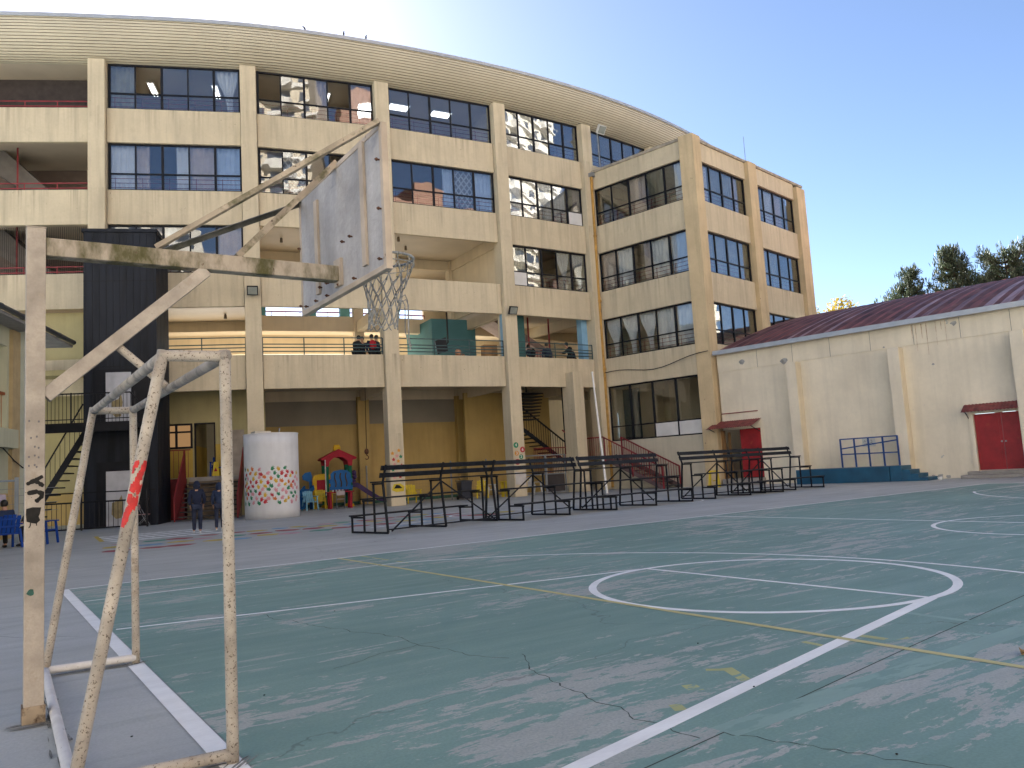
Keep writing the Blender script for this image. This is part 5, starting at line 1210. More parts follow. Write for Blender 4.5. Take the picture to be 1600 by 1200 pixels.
# right patio: bins, yellow and white furniture
chair('garden_bench', 'yellow slatted bench by the star-decorated column', P_LEM, FC(1.35, 1.7, 0), rc_+.1, w_=.75)
BN = thing('wheelie_bin', 'dark wheeled bin against the mustard patio wall', 'bin', FC(4.05, 1.6, 0)); b = MB(); a = FC(4.05, 1.6, 0)
b.slab([FC(3.80, 1.35, .05), FC(4.30, 1.35, .05), FC(4.30, 1.85, .05), FC(3.80, 1.85, .05)], (0, 0, .01)); 
vs = [FC(3.82, 1.36, .06), FC(4.28, 1.36, .06), FC(4.28, 1.84, .06), FC(3.82, 1.84, .06), FC(3.75, 1.3, .86), FC(4.35, 1.3, .86), FC(4.35, 1.9, .86), FC(3.75, 1.9, .86)]
b.add(vs, [(0, 1, 2, 3), (4, 5, 6, 7), (0, 1, 5, 4), (1, 2, 6, 5), (2, 3, 7, 6), (3, 0, 4, 7)]); bm_ = mat('bin_black', (.02, .025, .04), rough=.4); b.build('bin_body', bm_, BN, bevel=.015)
b = MB(); b.slab([FC(3.72, 1.25, .865), FC(4.38, 1.25, .865), FC(4.38, 1.95, .90), FC(3.72, 1.95, .90)], (0, 0, .05)); b.build('bin_lid', bm_, BN, bevel=.012)
for s in (3.8, 4.3): b = MB(); b.tube(FC(s-.03, 1.9, .1), FC(s+.03, 1.9, .1), .1, seg=14); b.build('wheel', BLACKC, BN)
chair('garden_chair', 'yellow slatted chair beside the dark wheeled bin', P_LEM, FC(4.95, 1.45, 0), rc_-.4)
table('play_table', 'yellow plastic table before the column with number discs', P_LEM, FC(6.45, .9, 0), rc_, 1.35, .7, .78, .12)
chair('garden_chair', 'white slatted chair left of the yellow table', P_WHT, FC(5.5, 1.9, 0), rc_+.3)
chair('garden_chair', 'white slatted chair in front of the grey gate', P_WHT, FD(1.35, .6, 0), R(FD.deg)+.1)
t = thing('yellow_stool', 'yellow plastic stool outside the open red gym door', 'stool', (0, 0, 0)); sm_ = P_LEM
b = MB(); b.box(-.24, .24, -.2, .2, .70, .76); b.build('seat', sm_, t, bevel=.015)
for x in (-1, 1):
    for y in (-1, 1): b = MB(); b.bar((x*.26, y*.22, 0), (x*.19, y*.15, .70), .055, .055, (0, 1, 0)); b.build('leg', sm_, t)
b = MB(); b.box(-.22, .22, -.03, .03, .28, .33); b.build('stretcher', sm_, t)
t.location = GF(.75, -2.2, 0); t.rotation_euler = (0, 0, .6)
# wire fence across the patio and grey gate
def wirefence(F, s0, s1, d, h, label, posts):
    t = thing('wire_fence', label, 'fence', F(s0, d, 0)); b = MB()
    for k in range(int((s1-s0)/.16)): b.tube(F(s0+k*.16, d, .02), F(s0+k*.16, d, h), .0026, seg=4, cap=False)
    for k in range(int(h/.16)): b.tube(F(s0, d, .1+k*.16), F(s1, d, .1+k*.16), .0026, seg=4, cap=False)
    b.build('wire_mesh', mat('thin_wire', (.20, .18, .13), metal=.3), t)
    for s in posts: b = MB(); b.tube(F(s, d, 0), F(s, d, h+.05), .04, seg=10); b.build('fence_post', GREYM, t)
wirefence(FB, 1.4, FB.L-.35, 4.95, 1.9, 'thin wire fence behind the playhouse along the mustard wall', (1.5, FB.L-.4))
wirefence(FC, .5, FC.L-.45, 2.6, 1.9, 'thin wire fence behind the dark bin along the mustard wall', (.5, 3.8, FC.L-.45))
GT = thing('mesh_gate', 'grey two-leaf mesh gate between the numbered column and the pier', 'gate', FD(1.5, .2, 0))
for s0, s1 in ((.55, 1.78), (1.84, 3.05)):
    b = MB()
    for s in (s0, s1): b.bar(FD(s, .15, .05), FD(s, .15, 1.98), .06, .06)
    for z in (.08, 1.0, 1.95): b.bar(FD(s0, .151, z), FD(s1, .151, z), .055, .055)
    b.build('gate_leaf', GREYM, GT)
b = MB(); b.fbox(FD, 1.9, 3.0, .19, .2, .1, .98); b.build('sheet_panel', mat('gate_dark_sheet', (.04, .035, .035)), GT)
# hook hanging from the patio ceiling
HK = thing('hanging_hook', 'dark hook and pulley hanging on a cord in front of the mustard wall', 'hook', FB(5.4, 3.5, 2.4)); b = MB()
b.tube(FB(5.42, 3.5, 5.85), FB(5.38, 3.5, 2.75), .016, seg=6); b.build('cord', BLACKC, HK)
b = MB(); b.ball(FB(5.38, 3.5, 2.62), .14, .8, .8, 1.1); pth = [FB(5.38+.09*math.cos(a_), 3.5, 2.33+.1*math.sin(a_)) for a_ in (1.6, 1.0, .2, -.7, -1.6, -2.6)]; b.path(pth, .025, 6); b.tube(FB(5.38, 3.5, 2.5), FB(5.38, 3.5, 2.42), .03, seg=6); b.build('hook', RUST, HK)
# flagpole
FP = thing('flagpole', 'slim white flagpole standing before the wing corner', 'flagpole', (21.7, 13.95, 0)); b = MB(); b.tube((21.7, 13.95, 0), (21.47, 14.12, 5.35), .055, .035, seg=12, rings=4); b.build('pole', WHITE, FP); b = MB(); b.ball((21.468, 14.12, 5.38), .05); b.build('finial', WHITE, FP); b = MB(); b.tube((21.7, 13.95, 0), (21.7, 13.95, .06), .16, seg=12); b.build('foot_plate', GREYM, FP)
# floodlights on the columns and roof
def flood(label, F, s, d, z, tilt, m_=DKFRAME, sz=1.):
    t = thing('floodlight', label, 'floodlight', F(s, d, z)); b = MB()
    c = F(s, d-.25*sz, z); u = F(1, 0, 0)-F(0, 0, 0); n = F(0, 1, 0)-F(0, 0, 0); f = (-n*math.cos(tilt)+Vector((0, 0, -math.sin(tilt)))).normalized(); up = u.cross(f).normalized()
    q_ = [c+u*x*.23*sz+up*y*.2*sz for x, y in ((-1, -1), (1, -1), (1, 1), (-1, 1))]; b.slab(q_, f*.10*sz); b.slab([c+u*x*.17*sz+up*y*.14*sz-f*.005 for x, y in ((-1, -1), (1, -1), (1, 1), (-1, 1))], -f*.08*sz); b.build('housing', m_, t, bevel=.01)
    b = MB(); b.slab([c+u*x*.19*sz+up*y*.16*sz+f*.103*sz for x, y in ((-1, -1), (1, -1), (1, 1), (-1, 1))], f*.006); b.build('lens', mat('flood_lens', (.25, .27, .24), rough=.15, spec=.8), t)
    b = MB(); b.bar(F(s, d, z), c, .06, .06); b.build('bracket', m_, t)
def colF(k):
    bi = bis(k).normalized(); return Frame(ND[k], math.degrees(math.atan2(-bi.x, bi.y)))
flood('black floodlight on the column above the entrance steps', colF(3), .0, -.225, 9.65, .45); flood('black floodlight on the column with number discs', colF(5), -.05, -.225, 9.15, .45)
ce_ = colF(6); flood('white floodlight on a mast over the wing roof', ce_, .45, -.6, 19.55, .6, m_=mat('lamp_white', (.55, .55, .52)), sz=1.2)
t = thing('lamp_mast', 'thin grey mast carrying the white floodlight over the wing', 'mast', ce_(.5, -.62, 17.3)); b = MB(); b.tube(ce_(.5, -.62, 17.15), ce_(.45, -.62, 19.5), .035, seg=8); b.build('mast', GREYM, t)
# wire fence and post at the left edge
t = thing('post_and_wire_fence', 'grey steel post fence with thin wires at the left edge', 'fence', (-.45, 15.2, 0)); LFm = mat('fence_grey_blue', (.22, .26, .29), rough=.5, metal=.2)
a0 = Vector((-1.6, 14.4, 0)); a1 = Vector((-.15, 15.3, 0)); a2 = Vector((1.0, 16.2, 0))
for p in (a0, a1): b = MB(); b.bar(p, p+Vector((0, 0, 1.95)), .11, .11); b.build('fence_post', LFm, t)
b = MB(); b.bar(a0+Vector((0, 0, 1.85)), a1+Vector((0, 0, 1.85)), .05, .06); b.build('top_rail', LFm, t); b = MB()
for z in (.3, .6, .9, 1.15, 1.4, 1.6): b.tube(a0+Vector((0, 0, z)), a1+Vector((0, 0, z)), .006, seg=5); b.tube(a1+Vector((0, 0, z)), a2+Vector((0, 0, z)), .006, seg=5)
b.build('wire', GREYM, t); b = MB(); b.slab([a0.lerp(a1, .5)+Vector((0, 0, 1.15)), a0.lerp(a1, .82)+Vector((0, 0, 1.12)), a0.lerp(a1, .80)+Vector((0, 0, 1.45)), a0.lerp(a1, .55)+Vector((0, 0, 1.48))], (.01, -.01, 0)); b.build('cloth_rag', mat('lilac_rag', (.40, .36, .45)), t)
# things on the gallery
TV = thing('wall_screen', 'dark flat screen on a bracket behind the gallery railing', 'screen', FC(3, 1.4, 7.6)); b = MB(); b.slab([FC(2.72, 1.25, 7.82), FC(3.22, 1.05, 7.98), FC(3.3, 1.02, 7.30), FC(2.82, 1.22, 7.16)], FC(.02, .08, 0)-FC(0, 0, 0)); b.build('panel', DKFRAME, TV); b = MB(); b.bar(FC(3.05, 1.2, 7.6), FC(3.45, 1.35, 7.75), .05, .05); b.bar(FC(3.45, 1.35, 7.75), FC(3.45, 1.35, 9.3), .06, .06); b.build('bracket', DKFRAME, TV)
t = thing('wooden_cupboard', 'brown wooden cupboard behind the railing against the teal wall', 'cupboard', FC(5.9, 1.6, FL[1])); b = MB(); b.fbox(FC, 5.45, 6.2, 1.4, 1.8, FL[1], 7.72); b.build('body', WOODB, t); b = MB(); b.fbox(FC, 5.5, 5.82, 1.37, 1.397, FL[1]+.1, 7.65); b.fbox(FC, 5.84, 6.16, 1.37, 1.397, FL[1]+.1, 7.65); b.build('door', WOODB, t)
t = thing('plaster_figure', 'orange-brown statue of a seated figure behind the gallery railing', 'statue', FC(4.2, 1.5, FL[1])); b = MB(); b.ball(FC(4.0, 1.5, 6.75), .38, 1, .8, 1.2); b.ball(FC(4.02, 1.45, 7.3), .17); b.ball(FC(4.25, 1.4, 6.95), .2, .7, .7, 1.4); b.build('figure', mat('terracotta_paint', (.40, .22, .14), var=.3, scale=5), t, smooth=True)
# ceiling lamps that are on in the top classrooms
LAMP = emis('lamp_light', (1, .97, .9), 1.1)
def tubes(F, s, d, z, label, along):
    t = thing('ceiling_lamp', label, 'lamp', F(s, d, z)); u = (F(1, 0, 0)-F(0, 0, 0)) if along else (F(0, 1, 0)-F(0, 0, 0)); v = (F(0, 1, 0)-F(0, 0, 0)) if along else (F(1, 0, 0)-F(0, 0, 0)); c = F(s, d, z); b = MB()
    b.slab([c+u*x*.65+v*y*.16 for x, y in ((-1, -1), (1, -1), (1, 1), (-1, 1))], (0, 0, .05)); b.build('fitting', WHITE, t); b = MB()
    for k in (-.07, .07): b.tube(c+u*-.6+v*k-Vector((0, 0, .03)), c+u*.6+v*k-Vector((0, 0, .03)), .028, seg=8)
    b.build('tube', LAMP, t)
def panel(F, s, d, z, label):
    t = thing('ceiling_lamp', label, 'lamp', F(s, d, z)); b = MB(); b.fbox(F, s-.55, s+.55, d-.35, d+.35, z, z+.05); b.build('fitting', WHITE, t); b = MB(); b.fbox(F, s-.5, s+.5, d-.3, d+.3, z-.012, z-.003); b.build('diffuser', LAMP, t)
FA_, FB_, FC_, FD_ = BAY['AB'], BAY['BC'], BAY['CD'], BAY['DE']
ZL = 19.90
tubes(FA_, 1.75, 2.3, ZL, 'lit twin tube lamp, leftmost one in the top-floor windows', False); tubes(FA_, 4.55, 2.3, ZL, 'lit twin tube lamp beside the white curtain on the top floor', False)
tubes(FB_, 3.75, 2.0, ZL, 'lit twin tube lamp in the open top-floor window above the hoop', False)
panel(FC_, 1.6, 1.9, ZL, 'square lit ceiling panel, left of two in one top-floor window'); panel(FC_, 3.9, 1.9, ZL, 'square lit ceiling panel, right of two in one top-floor window'); panel(FD_, .9, 1.9, ZL, 'square lit ceiling panel behind the rightmost wide top-floor window')
def spot(F, s, d, z, lab): 
    t = thing('ceiling_spotlight', lab, 'lamp', F(s, d, z), 0, 'small spotlights under the gallery ceilings'); b = MB(); c = F(s, d, z); b.tube(c, c+Vector((0, 0, .05)), .05, seg=8); b.tube(c-Vector((0, 0, .2)), c, .075, .06, seg=10); b.build('can', mat('spot_can', (.20, .17, .13)), t)
lab_ = 'small unlit spotlight can under the open gallery ceilings'
for F, s, d in ((FB_, 1.6, 3.5), (FB_, 4.4, 2.2), (FC_, 1.4, 2.2), (FC_, 2.3, 3.6), (FC_, 4.3, .9), (FC_, .6, .6)): spot(F, s, d, FL[3]-.30, lab_)
for s, d in ((4.3, 1.4), (4.5, 4.2)): spot(FA_, s, d, FL[2]-.30, lab_)
# wet-floor sign and blue bucket chair by the entrance door
t = thing('wet_floor_sign', 'yellow folding warning sign in front of the entrance doorway', 'sign', FA(4.3, 1.7, 1.79)); b = MB(); b.slab([FA(4.17, 1.5, 1.80), FA(4.47, 1.5, 1.80), FA(4.42, 1.62, 2.42), FA(4.24, 1.62, 2.42)], FA(0, .012, 0)-FA(0, 0, 0)); b.slab([FA(4.17, 1.78, 1.80), FA(4.47, 1.78, 1.80), FA(4.42, 1.65, 2.42), FA(4.24, 1.65, 2.42)], FA(0, .012, 0)-FA(0, 0, 0)); sp = b.build('panel', P_LEM, t); b = MB(); b.slab([FA(4.25, 1.535, 2.0), FA(4.40, 1.535, 2.0), FA(4.325, 1.562, 2.18)], FA(0, -.006, 0)-FA(0, 0, 0)); b.build('warning_mark', P_RED, sp)
chair('garden_chair', 'strong blue chair at the top of the entrance steps', P_NAVY, FA(4.35, 1.95, 1.79)+Vector((0, -.0, 0)), R(FA.deg), w_=.6)
# blue chairs at the left edge
chair('garden_chair', 'strong blue slatted chair at the left edge with a boy in it', P_NAVY, (-.50, 12.75, 0), R(200), w_=.66)
chair('garden_chair', 'strong blue slatted chair behind the hoop post', P_NAVY, (.42, 13.35, 0), R(60), w_=.62)
# little things lying about
t = thing('litter', 'crumpled white paper lying by the gym wall', 'litter', GF(9.9, -1.3, 0)); b = MB(); c = GF(9.9, -1.3, .06); b.ball(c, .09, 1.4, .8, .6, nu=7, nv=5); rn = random.Random(2); b.v = [(x+rn.uniform(-.03, .03), y+rn.uniform(-.03, .03), max(.003, z+rn.uniform(-.03, .03))) for x, y, z in b.v]; b.build('paper', WHITE, t)
t = thing('dry_leaf', 'curled brown leaf lying on the court at the right edge', 'leaf', (4.27, -10.58, 0)); b = MB(); c = Vector((4.30, -10.60, .004)); rows_ = []
for k in range(7): u = k/6; wd = .032*math.sin(math.pi*min(1, u*1.05+.05))+.004; rows_.append([c+Vector((-.08+.16*u, -wd, .02+.02*math.sin(u*5))), c+Vector((-.08+.16*u, 0, .004)), c+Vector((-.08+.16*u, wd, .028+.02*math.cos(u*4)))])
vs = sum(rows_, []); b.add(vs, [(k*3+j, k*3+j+1, k*3+j+4, k*3+j+3) for k in range(6) for j in range(2)]); o = b.build('blade', mat('leaf_brown', (.32, .20, .07), rough=.7, var=.3, scale=20), t, fix=False); sm = o.modifiers.new('thickness', 'SOLIDIFY'); sm.thickness = .002
rn = random.Random(9)
for k in range(6):
    x, y = [(2.6, -9.9), (.4, -7.9), (3.2, -8.9), (2.2, -11.0), (-.4, -8.2), (1.9, -5.2)][k]
    t = thing('pebble', 'tiny dark pebble on the ground of the court', 'pebble', (x, y, 0), 0, 'tiny pebbles scattered on the court'); b = MB(); b.ball((x, y, .004), .006, 1.3, 1, .6, nu=6, nv=4); b.build('stone', BLACKC, t)

# ------------------------------------------------------------------ birds on the roof edge
def bird(label, loc, rz, lean):
    t = thing('pigeon', label, 'bird', (0, 0, 0), 0); b = MB()
    ax = Vector((math.sin(lean), 0, math.cos(lean)))
    for k in range(9):
        pass
    prof_ = [(-.20, .012), (-.14, .03), (-.06, .055), (.02, .072), (.10, .068), (.16, .045), (.19, .035), (.215, .042), (.24, .036), (.262, .012)]
    vs = []; sg_ = 10
    for u, rr in prof_:
        c = Vector((math.sin(lean)*u, 0, .20+math.cos(lean)*u))+(Vector((.03, 0, 0)) if u > .18 else Vector((0, 0, 0)))
        vs += [c+Vector((math.cos(lean), 0, -math.sin(lean)))*rr*math.cos(2*math.pi*i/sg_)+Vector((0, 1, 0))*rr*math.sin(2*math.pi*i/sg_) for i in range(sg_)]
    b.add(vs, [(k*sg_+i, k*sg_+(i+1) % sg_, (k+1)*sg_+(i+1) % sg_, (k+1)*sg_+i) for k in range(len(prof_)-1) for i in range(sg_)])
    tip = Vector((math.sin(lean)*.245+.03, 0, .20+math.cos(lean)*.245)); b.tube(tip+Vector((.02, 0, 0)), tip+Vector((.07, 0, -.01)), .010, .002, seg=6)
    b.build('body', mat('pigeon_grey', (.05, .05, .06), var=.3, scale=20), t, smooth=True)
    b = MB()
    for y in (-.025, .025): b.tube((0.01, y, 0), (.0, y, .13), .007, seg=5); b.tube((.01, y, .004), (.05, y, .004), .005, seg=5)
    b.build('leg', mat('bird_leg', (.20, .08, .07)), t); t.location = loc; t.rotation_euler = (0, 0, rz); t.scale = (.62, .62, .62)
bird('dark pigeon, leftmost on the roof edge, leaning forward', (10.95, 19.98, 21.53), 2.6, .5); bird('dark pigeon perched upright in the middle of the three on the roof', (12.66, 19.62, 21.53), -1.4, .12); bird('dark pigeon, rightmost on the roof edge', (13.68, 19.44, 21.53), -.3, .05)
# ------------------------------------------------------------------ people
def skin(name, verts, edges, radii, m_, par, root=0, lvl=2):
    me = bpy.data.meshes.new(name); me.from_pydata(verts, edges, []); me.materials.append(m_)
    o = bpy.data.objects.new(name, me); col.objects.link(o); o.parent = par
    md = o.modifiers.new('skin', 'SKIN'); md.use_smooth_shade = True
    if not me.skin_vertices: me.skin_vertices.new() if hasattr(me.skin_vertices, 'new') else None
    dat = me.skin_vertices[0].data
    for i, r_ in enumerate(radii): dat[i].radius = (r_ if isinstance(r_, tuple) else (r_, r_)); dat[i].use_root = (i == root)
    sb = o.modifiers.new('subdivision', 'SUBSURF'); sb.levels = lvl; sb.render_levels = lvl; return o
STAND = dict(pel=(0, 0, .93), sp=(0, 0, 1.12), ch=(0, .01, 1.32), nk=(0, .0, 1.47), hd=(0, .02, 1.60), tp=(0, .015, 1.70), nose=(0, .115, 1.60),
    hipL=(-.09, 0, .90), kneL=(-.10, .02, .50), ankL=(-.10, -.02, .09), toeL=(-.11, .13, .03), hipR=(.09, 0, .90), kneR=(.10, .02, .50), ankR=(.10, -.02, .09), toeR=(.11, .13, .03),
    shL=(-.17, 0, 1.40), elL=(-.23, -.03, 1.13), wrL=(-.22, .05, .90), shR=(.17, 0, 1.40), elR=(.23, -.03, 1.13), wrR=(.22, .05, .90))
def person(label, loc, rz, sc=1., pose=None, top=NAVY, leg=JEAN, shoe=SHOEW, hood=False, pack=None, hair=HAIR, hatm=None, group=None, name='person'):
    P = {k: Vector(v)*sc for k, v in {**STAND, **(pose or {})}.items()}
    t = thing(name, label, 'person', (0, 0, 0), 0, group)
    V = []; E = []; Rr = []; ix = {}
    def av(k, p, r_): ix[k] = len(V); V.append(tuple(p)); Rr.append(tuple(q*sc for q in r_) if isinstance(r_, tuple) else r_*sc); return ix[k]
    for k, r_ in [('pel', (.13, .10)), ('sp', (.12, .09)), ('ch', (.15, .10)), ('nk', .052), ('hd', (.078, .09)), ('tp', (.07, .08)), ('nose', .014), ('hipL', .085), ('kneL', .058), ('ankL', .04), ('toeL', .03), ('hipR', .085), ('kneR', .058), ('ankR', .04), ('toeR', .03), ('shL', .058), ('elL', .04), ('wrL', .027), ('shR', .058), ('elR', .04), ('wrR', .027)]: av(k, P[k], r_)
    for a, c in [('pel', 'sp'), ('sp', 'ch'), ('ch', 'nk'), ('nk', 'hd'), ('hd', 'tp'), ('hd', 'nose'), ('pel', 'hipL'), ('hipL', 'kneL'), ('kneL', 'ankL'), ('ankL', 'toeL'), ('pel', 'hipR'), ('hipR', 'kneR'), ('kneR', 'ankR'), ('ankR', 'toeR'), ('ch', 'shL'), ('shL', 'elL'), ('elL', 'wrL'), ('ch', 'shR'), ('shR', 'elR'), ('elR', 'wrR')]: E.append((ix[a], ix[c]))
    for s_ in 'LR':                                    # hands: palm, four fingers and a thumb
        w_ = P['wr'+s_]; d = (w_-P['el'+s_]).normalized(); sd_ = d.cross(Vector((0, 1, 0))); sd_ = sd_.normalized() if sd_.length > .2 else Vector((1, 0, 0)); fw = d.cross(sd_).normalized()
        pm_ = av('pm'+s_, w_+d*.06*sc, (.034, .018)); E.append((ix['wr'+s_], pm_))
        for f in range(4):
            off = fw*(-.03+.02*f)*sc; a = av('f%s%d' % (s_, f), w_+d*.105*sc+off, .0095); c = av('g%s%d' % (s_, f), w_+d*(.15+(.012, .022, .018, .0)[f])*sc+off+sd_*.02*sc, .0075); E.append((pm_, a)); E.append((a, c))
        a = av('t'+s_, w_+d*.06*sc-fw*.05*sc, .011); c = av('u'+s_, w_+d*.10*sc-fw*.06*sc, .008); E.append((pm_, a)); E.append((a, c))
    skin('body', V, E, Rr, SKIN, t)
    def cloth(nm, keys, edges, rad, m_):
        vs = [tuple(P[k]) if isinstance(k, str) else tuple(Vector(k)*sc) for k in keys]
        return skin(nm, vs, edges, [tuple(q*sc for q in r_) if isinstance(r_, tuple) else r_*sc for r_ in rad], m_, t)
    w1 = tuple(P['wrL'].lerp(P['elL'], .08)/sc); w2 = tuple(P['wrR'].lerp(P['elR'], .08)/sc); low = tuple((P['pel']+Vector((0, 0, -.03*sc)))/sc)
    cloth('jacket', [low, 'sp', 'ch', tuple((P['nk']+(P['ch']-P['nk'])*.25)/sc), 'shL', 'elL', w1, 'shR', 'elR', w2], [(0, 1), (1, 2), (2, 3), (2, 4), (4, 5), (5, 6), (2, 7), (7, 8), (8, 9)], [(.165, .13), (.16, .13), (.185, .14), (.085, .08), .085, .066, .05, .085, .066, .05], top)
    cloth('trousers', ['pel', 'hipL', 'kneL', tuple((P['ankL']+Vector((0, 0, .0)))/sc), 'hipR', 'kneR', tuple(P['ankR']/sc)], [(0, 1), (1, 2), (2, 3), (0, 4), (4, 5), (5, 6)], [(.15, .12), .10, .075, .062, .10, .075, .062], leg)
    for s_ in 'LR':
        a, c = P['ank'+s_], P['toe'+s_]; b = MB(); m_ = a.lerp(c, .5); dv = (c-a); rz_ = math.atan2(dv.y, dv.x)
        b.ball((0, 0, 0), .5, .30*sc, .10*sc, .085*sc, nu=12, nv=6); cs, sn = math.cos(rz_), math.sin(rz_); b.v = [(m_.x+x*cs-y*sn, m_.y+x*sn+y*cs, max(.004, m_.z+z-.02*sc)) for x, y, z in b.v]; b.build('shoe', shoe, t, smooth=True)
    b = MB(); h = P['hd'].lerp(P['tp'], .45); b.ball((h.x, h.y-.02*sc, h.z+(-.05 if hood else .015)*sc), .105*sc, 1.12 if hood else .9, 1.15 if hood else 1.0, 1.55 if hood else 1.05, nu=14, nv=8); b.build('hood' if hood else 'hair', top if hood else (hatm or hair), t, smooth=True)
    for s_, x in (('L', -1), ('R', 1)):
        pass
    if pack:
        b = MB(); c = P['ch']+Vector((0, -.19*sc, -.08*sc)); b.ball(tuple(c), .2*sc, .85, .55, 1.15, nu=12, nv=8); b.build('backpack', pack, t, smooth=True)
    t.location = loc; t.rotation_euler = (0, 0, rz); return t
WALK = dict(kneL=(-.10, .12, .52), ankL=(-.10, .10, .10), toeL=(-.11, .25, .05), kneR=(.10, .0, .50), ankR=(.10, -.17, .12), toeR=(.11, -.05, .03), elL=(-.24, -.08, 1.14), wrL=(-.21, .0, .92), elR=(.24, .0, 1.14), wrR=(.20, .12, .95))
person('person in dark hooded jacket with the hood up, walking to the entrance steps', (4.22, 11.7, 0), -.25, .87, WALK, NAVY, JEAN, SHOEW, hood=True)
person('person in dark quilted jacket with a hood collar, half hidden behind the goal post', (4.98, 12.25, 0), -.25, .83, hood=True, pose=dict(WALK, kneL=(-.10, .0, .50), ankL=(-.10, -.12, .10), toeL=(-.11, .02, .03), kneR=(.10, .10, .52), ankR=(.10, .10, .09), toeR=(.11, .24, .04)), top=NAVY2, leg=JEAN, shoe=SHOEW)
SIT = dict(pel=(0, 0, .50), sp=(0, .03, .68), ch=(0, .08, .88), nk=(0, .12, 1.03), hd=(0, .16, 1.14), tp=(0, .155, 1.24), nose=(0, .26, 1.13), hipL=(-.09, .03, .49), kneL=(-.13, .42, .50), ankL=(-.13, .40, .09), toeL=(-.14, .54, .03), hipR=(.09, .03, .49), kneR=(.13, .42, .50), ankR=(.13, .36, .09), toeR=(.14, .50, .03), shL=(-.17, .07, .96), elL=(-.24, .18, .72), wrL=(-.12, .38, .66), shR=(.17, .07, .96), elR=(.24, .18, .72), wrR=(.12, .38, .66))
person('person with short black hair and navy jacket sitting back-turned in the blue chair', (-.47, 12.72, 0), .35, 1.0, SIT, NAVY2, BLACKC, SHOEB)
person('person in black top sitting behind the hoop post, face turned to the viewer', (.25, 13.3, 0), 2.4, .98, SIT, BLACKC, BLACKC, SHOEB)
LEAN = dict(STAND, ch=(0, .06, 1.28), nk=(0, .14, 1.40), hd=(0, .19, 1.52), tp=(0, .19, 1.62), nose=(0, .29, 1.51), shL=(-.17, .05, 1.35), shR=(.17, .05, 1.35), elL=(-.24, .2, 1.15), wrL=(-.12, .42, 1.15), elR=(.24, .2, 1.15), wrR=(.12, .42, 1.15))
Z1 = FL[1]
def gal(label, F, s, d, rz, sc, pose, top, **k): return person(label, F(s, d, Z1+.02), R(F.deg)+rz, sc, pose, top, BLACKC, SHOEB, **k)
gal('person in black top leaning forward, leftmost of the group behind the railing above the hoop', FB, 4.55, .85, -1.2, 1.03, LEAN, BLACKC)
gal('person with black hair facing out between two others behind the gallery railing', FB, 4.95, 1.35, 3.0, 1.0, None, NAVY)
gal('person with a red backpack standing at the gallery railing', FB, 5.28, .75, .1, 1.0, None, NAVY, pack=REDC)
gal('person in dark navy next to the gallery column, right of the red backpack', FB, 5.55, .95, .9, 1.0, None, NAVY2)
gal('person with backpack on the inner stair of the right gallery, highest of that group', FD, 2.75, 2.1, .3, 1.05, dict(LEAN), NAVY, pack=BLACKC)
gal('person in dark jacket half way along the right gallery railing', FD, 3.35, 1.5, -.5, 1.0, None, NAVY2, pack=NAVY)
gal('person in black leaning on the right gallery railing, nearest its blue pillar', FD, 4.45, .9, 1.2, 1.03, LEAN, BLACKC)
gal('person in dark blue bending over beside the pillar of the right gallery', FD, 4.95, 1.2, .9, .92, LEAN, NAVY)
# ------------------------------------------------------------------ trees beyond the gym
def leafmat(name, c, tr=.25):
    M = bpy.data.materials.new(name); M.use_nodes = True; nt = M.node_tree; L = nt.links.new; b = nt.nodes['Principled BSDF']; b.inputs['Roughness'].default_value = .6
    geo = N(nt, 'ShaderNodeNewGeometry'); n = N(nt, 'ShaderNodeTexNoise'); n.inputs['Scale'].default_value = 1.1; n.inputs['Detail'].default_value = 4; L(geo.outputs['Position'], n.inputs['Vector'])
    r_ = N(nt, 'ShaderNodeMapRange'); r_.inputs[1].default_value = .3; r_.inputs[2].default_value = .7; L(n.outputs[0], r_.inputs[0])
    x = N(nt, 'ShaderNodeMix', data_type='RGBA'); x.inputs[6].default_value = (*[v*.55 for v in c], 1); x.inputs[7].default_value = (*[v*1.5 for v in c], 1); L(r_.outputs[0], x.inputs[0]); L(x.outputs[2], b.inputs['Base Color'])
    t = N(nt, 'ShaderNodeBsdfTranslucent'); L(x.outputs[2], t.inputs[0]); mx = N(nt, 'ShaderNodeMixShader'); mx.inputs[0].default_value = tr
    o = nt.nodes['Material Output']; L(b.outputs[0], mx.inputs[1]); L(t.outputs[0], mx.inputs[2]); L(mx.outputs[0], o.inputs[0]); return M
NEEDLE = leafmat('pine_needles', (.06, .082, .045), .2); YLEAF = leafmat('autumn_leaves', (.32, .24, .03), .35); GLEAF = leafmat('green_leaves', (.05, .085, .02), .3)
BARK = mat('bark', (.10, .07, .05), rough=.95, var=.3, scale=2, stretch=(1, 1, .2))
def tuft(b, c, d, l, wd, n, rn):
    """a brush of narrow needle blades around direction d"""
    for k in range(n):
        v = Vector((rn.gauss(0, .55), rn.gauss(0, .55), rn.gauss(.1, .5)))+d; v.normalize(); s = v.cross(Vector((rn.uniform(-1, 1), rn.uniform(-1, 1), rn.uniform(-1, 1)))).normalized()*wd
        p = c+Vector((rn.gauss(0, .12), rn.gauss(0, .12), rn.gauss(0, .10))); e = p+v*l*rn.uniform(.6, 1.1)
        b.add([p-s*.5, p+s*.5, p+v*l*.5+s, e, p+v*l*.5-s], [(0, 1, 2, 3, 4)])
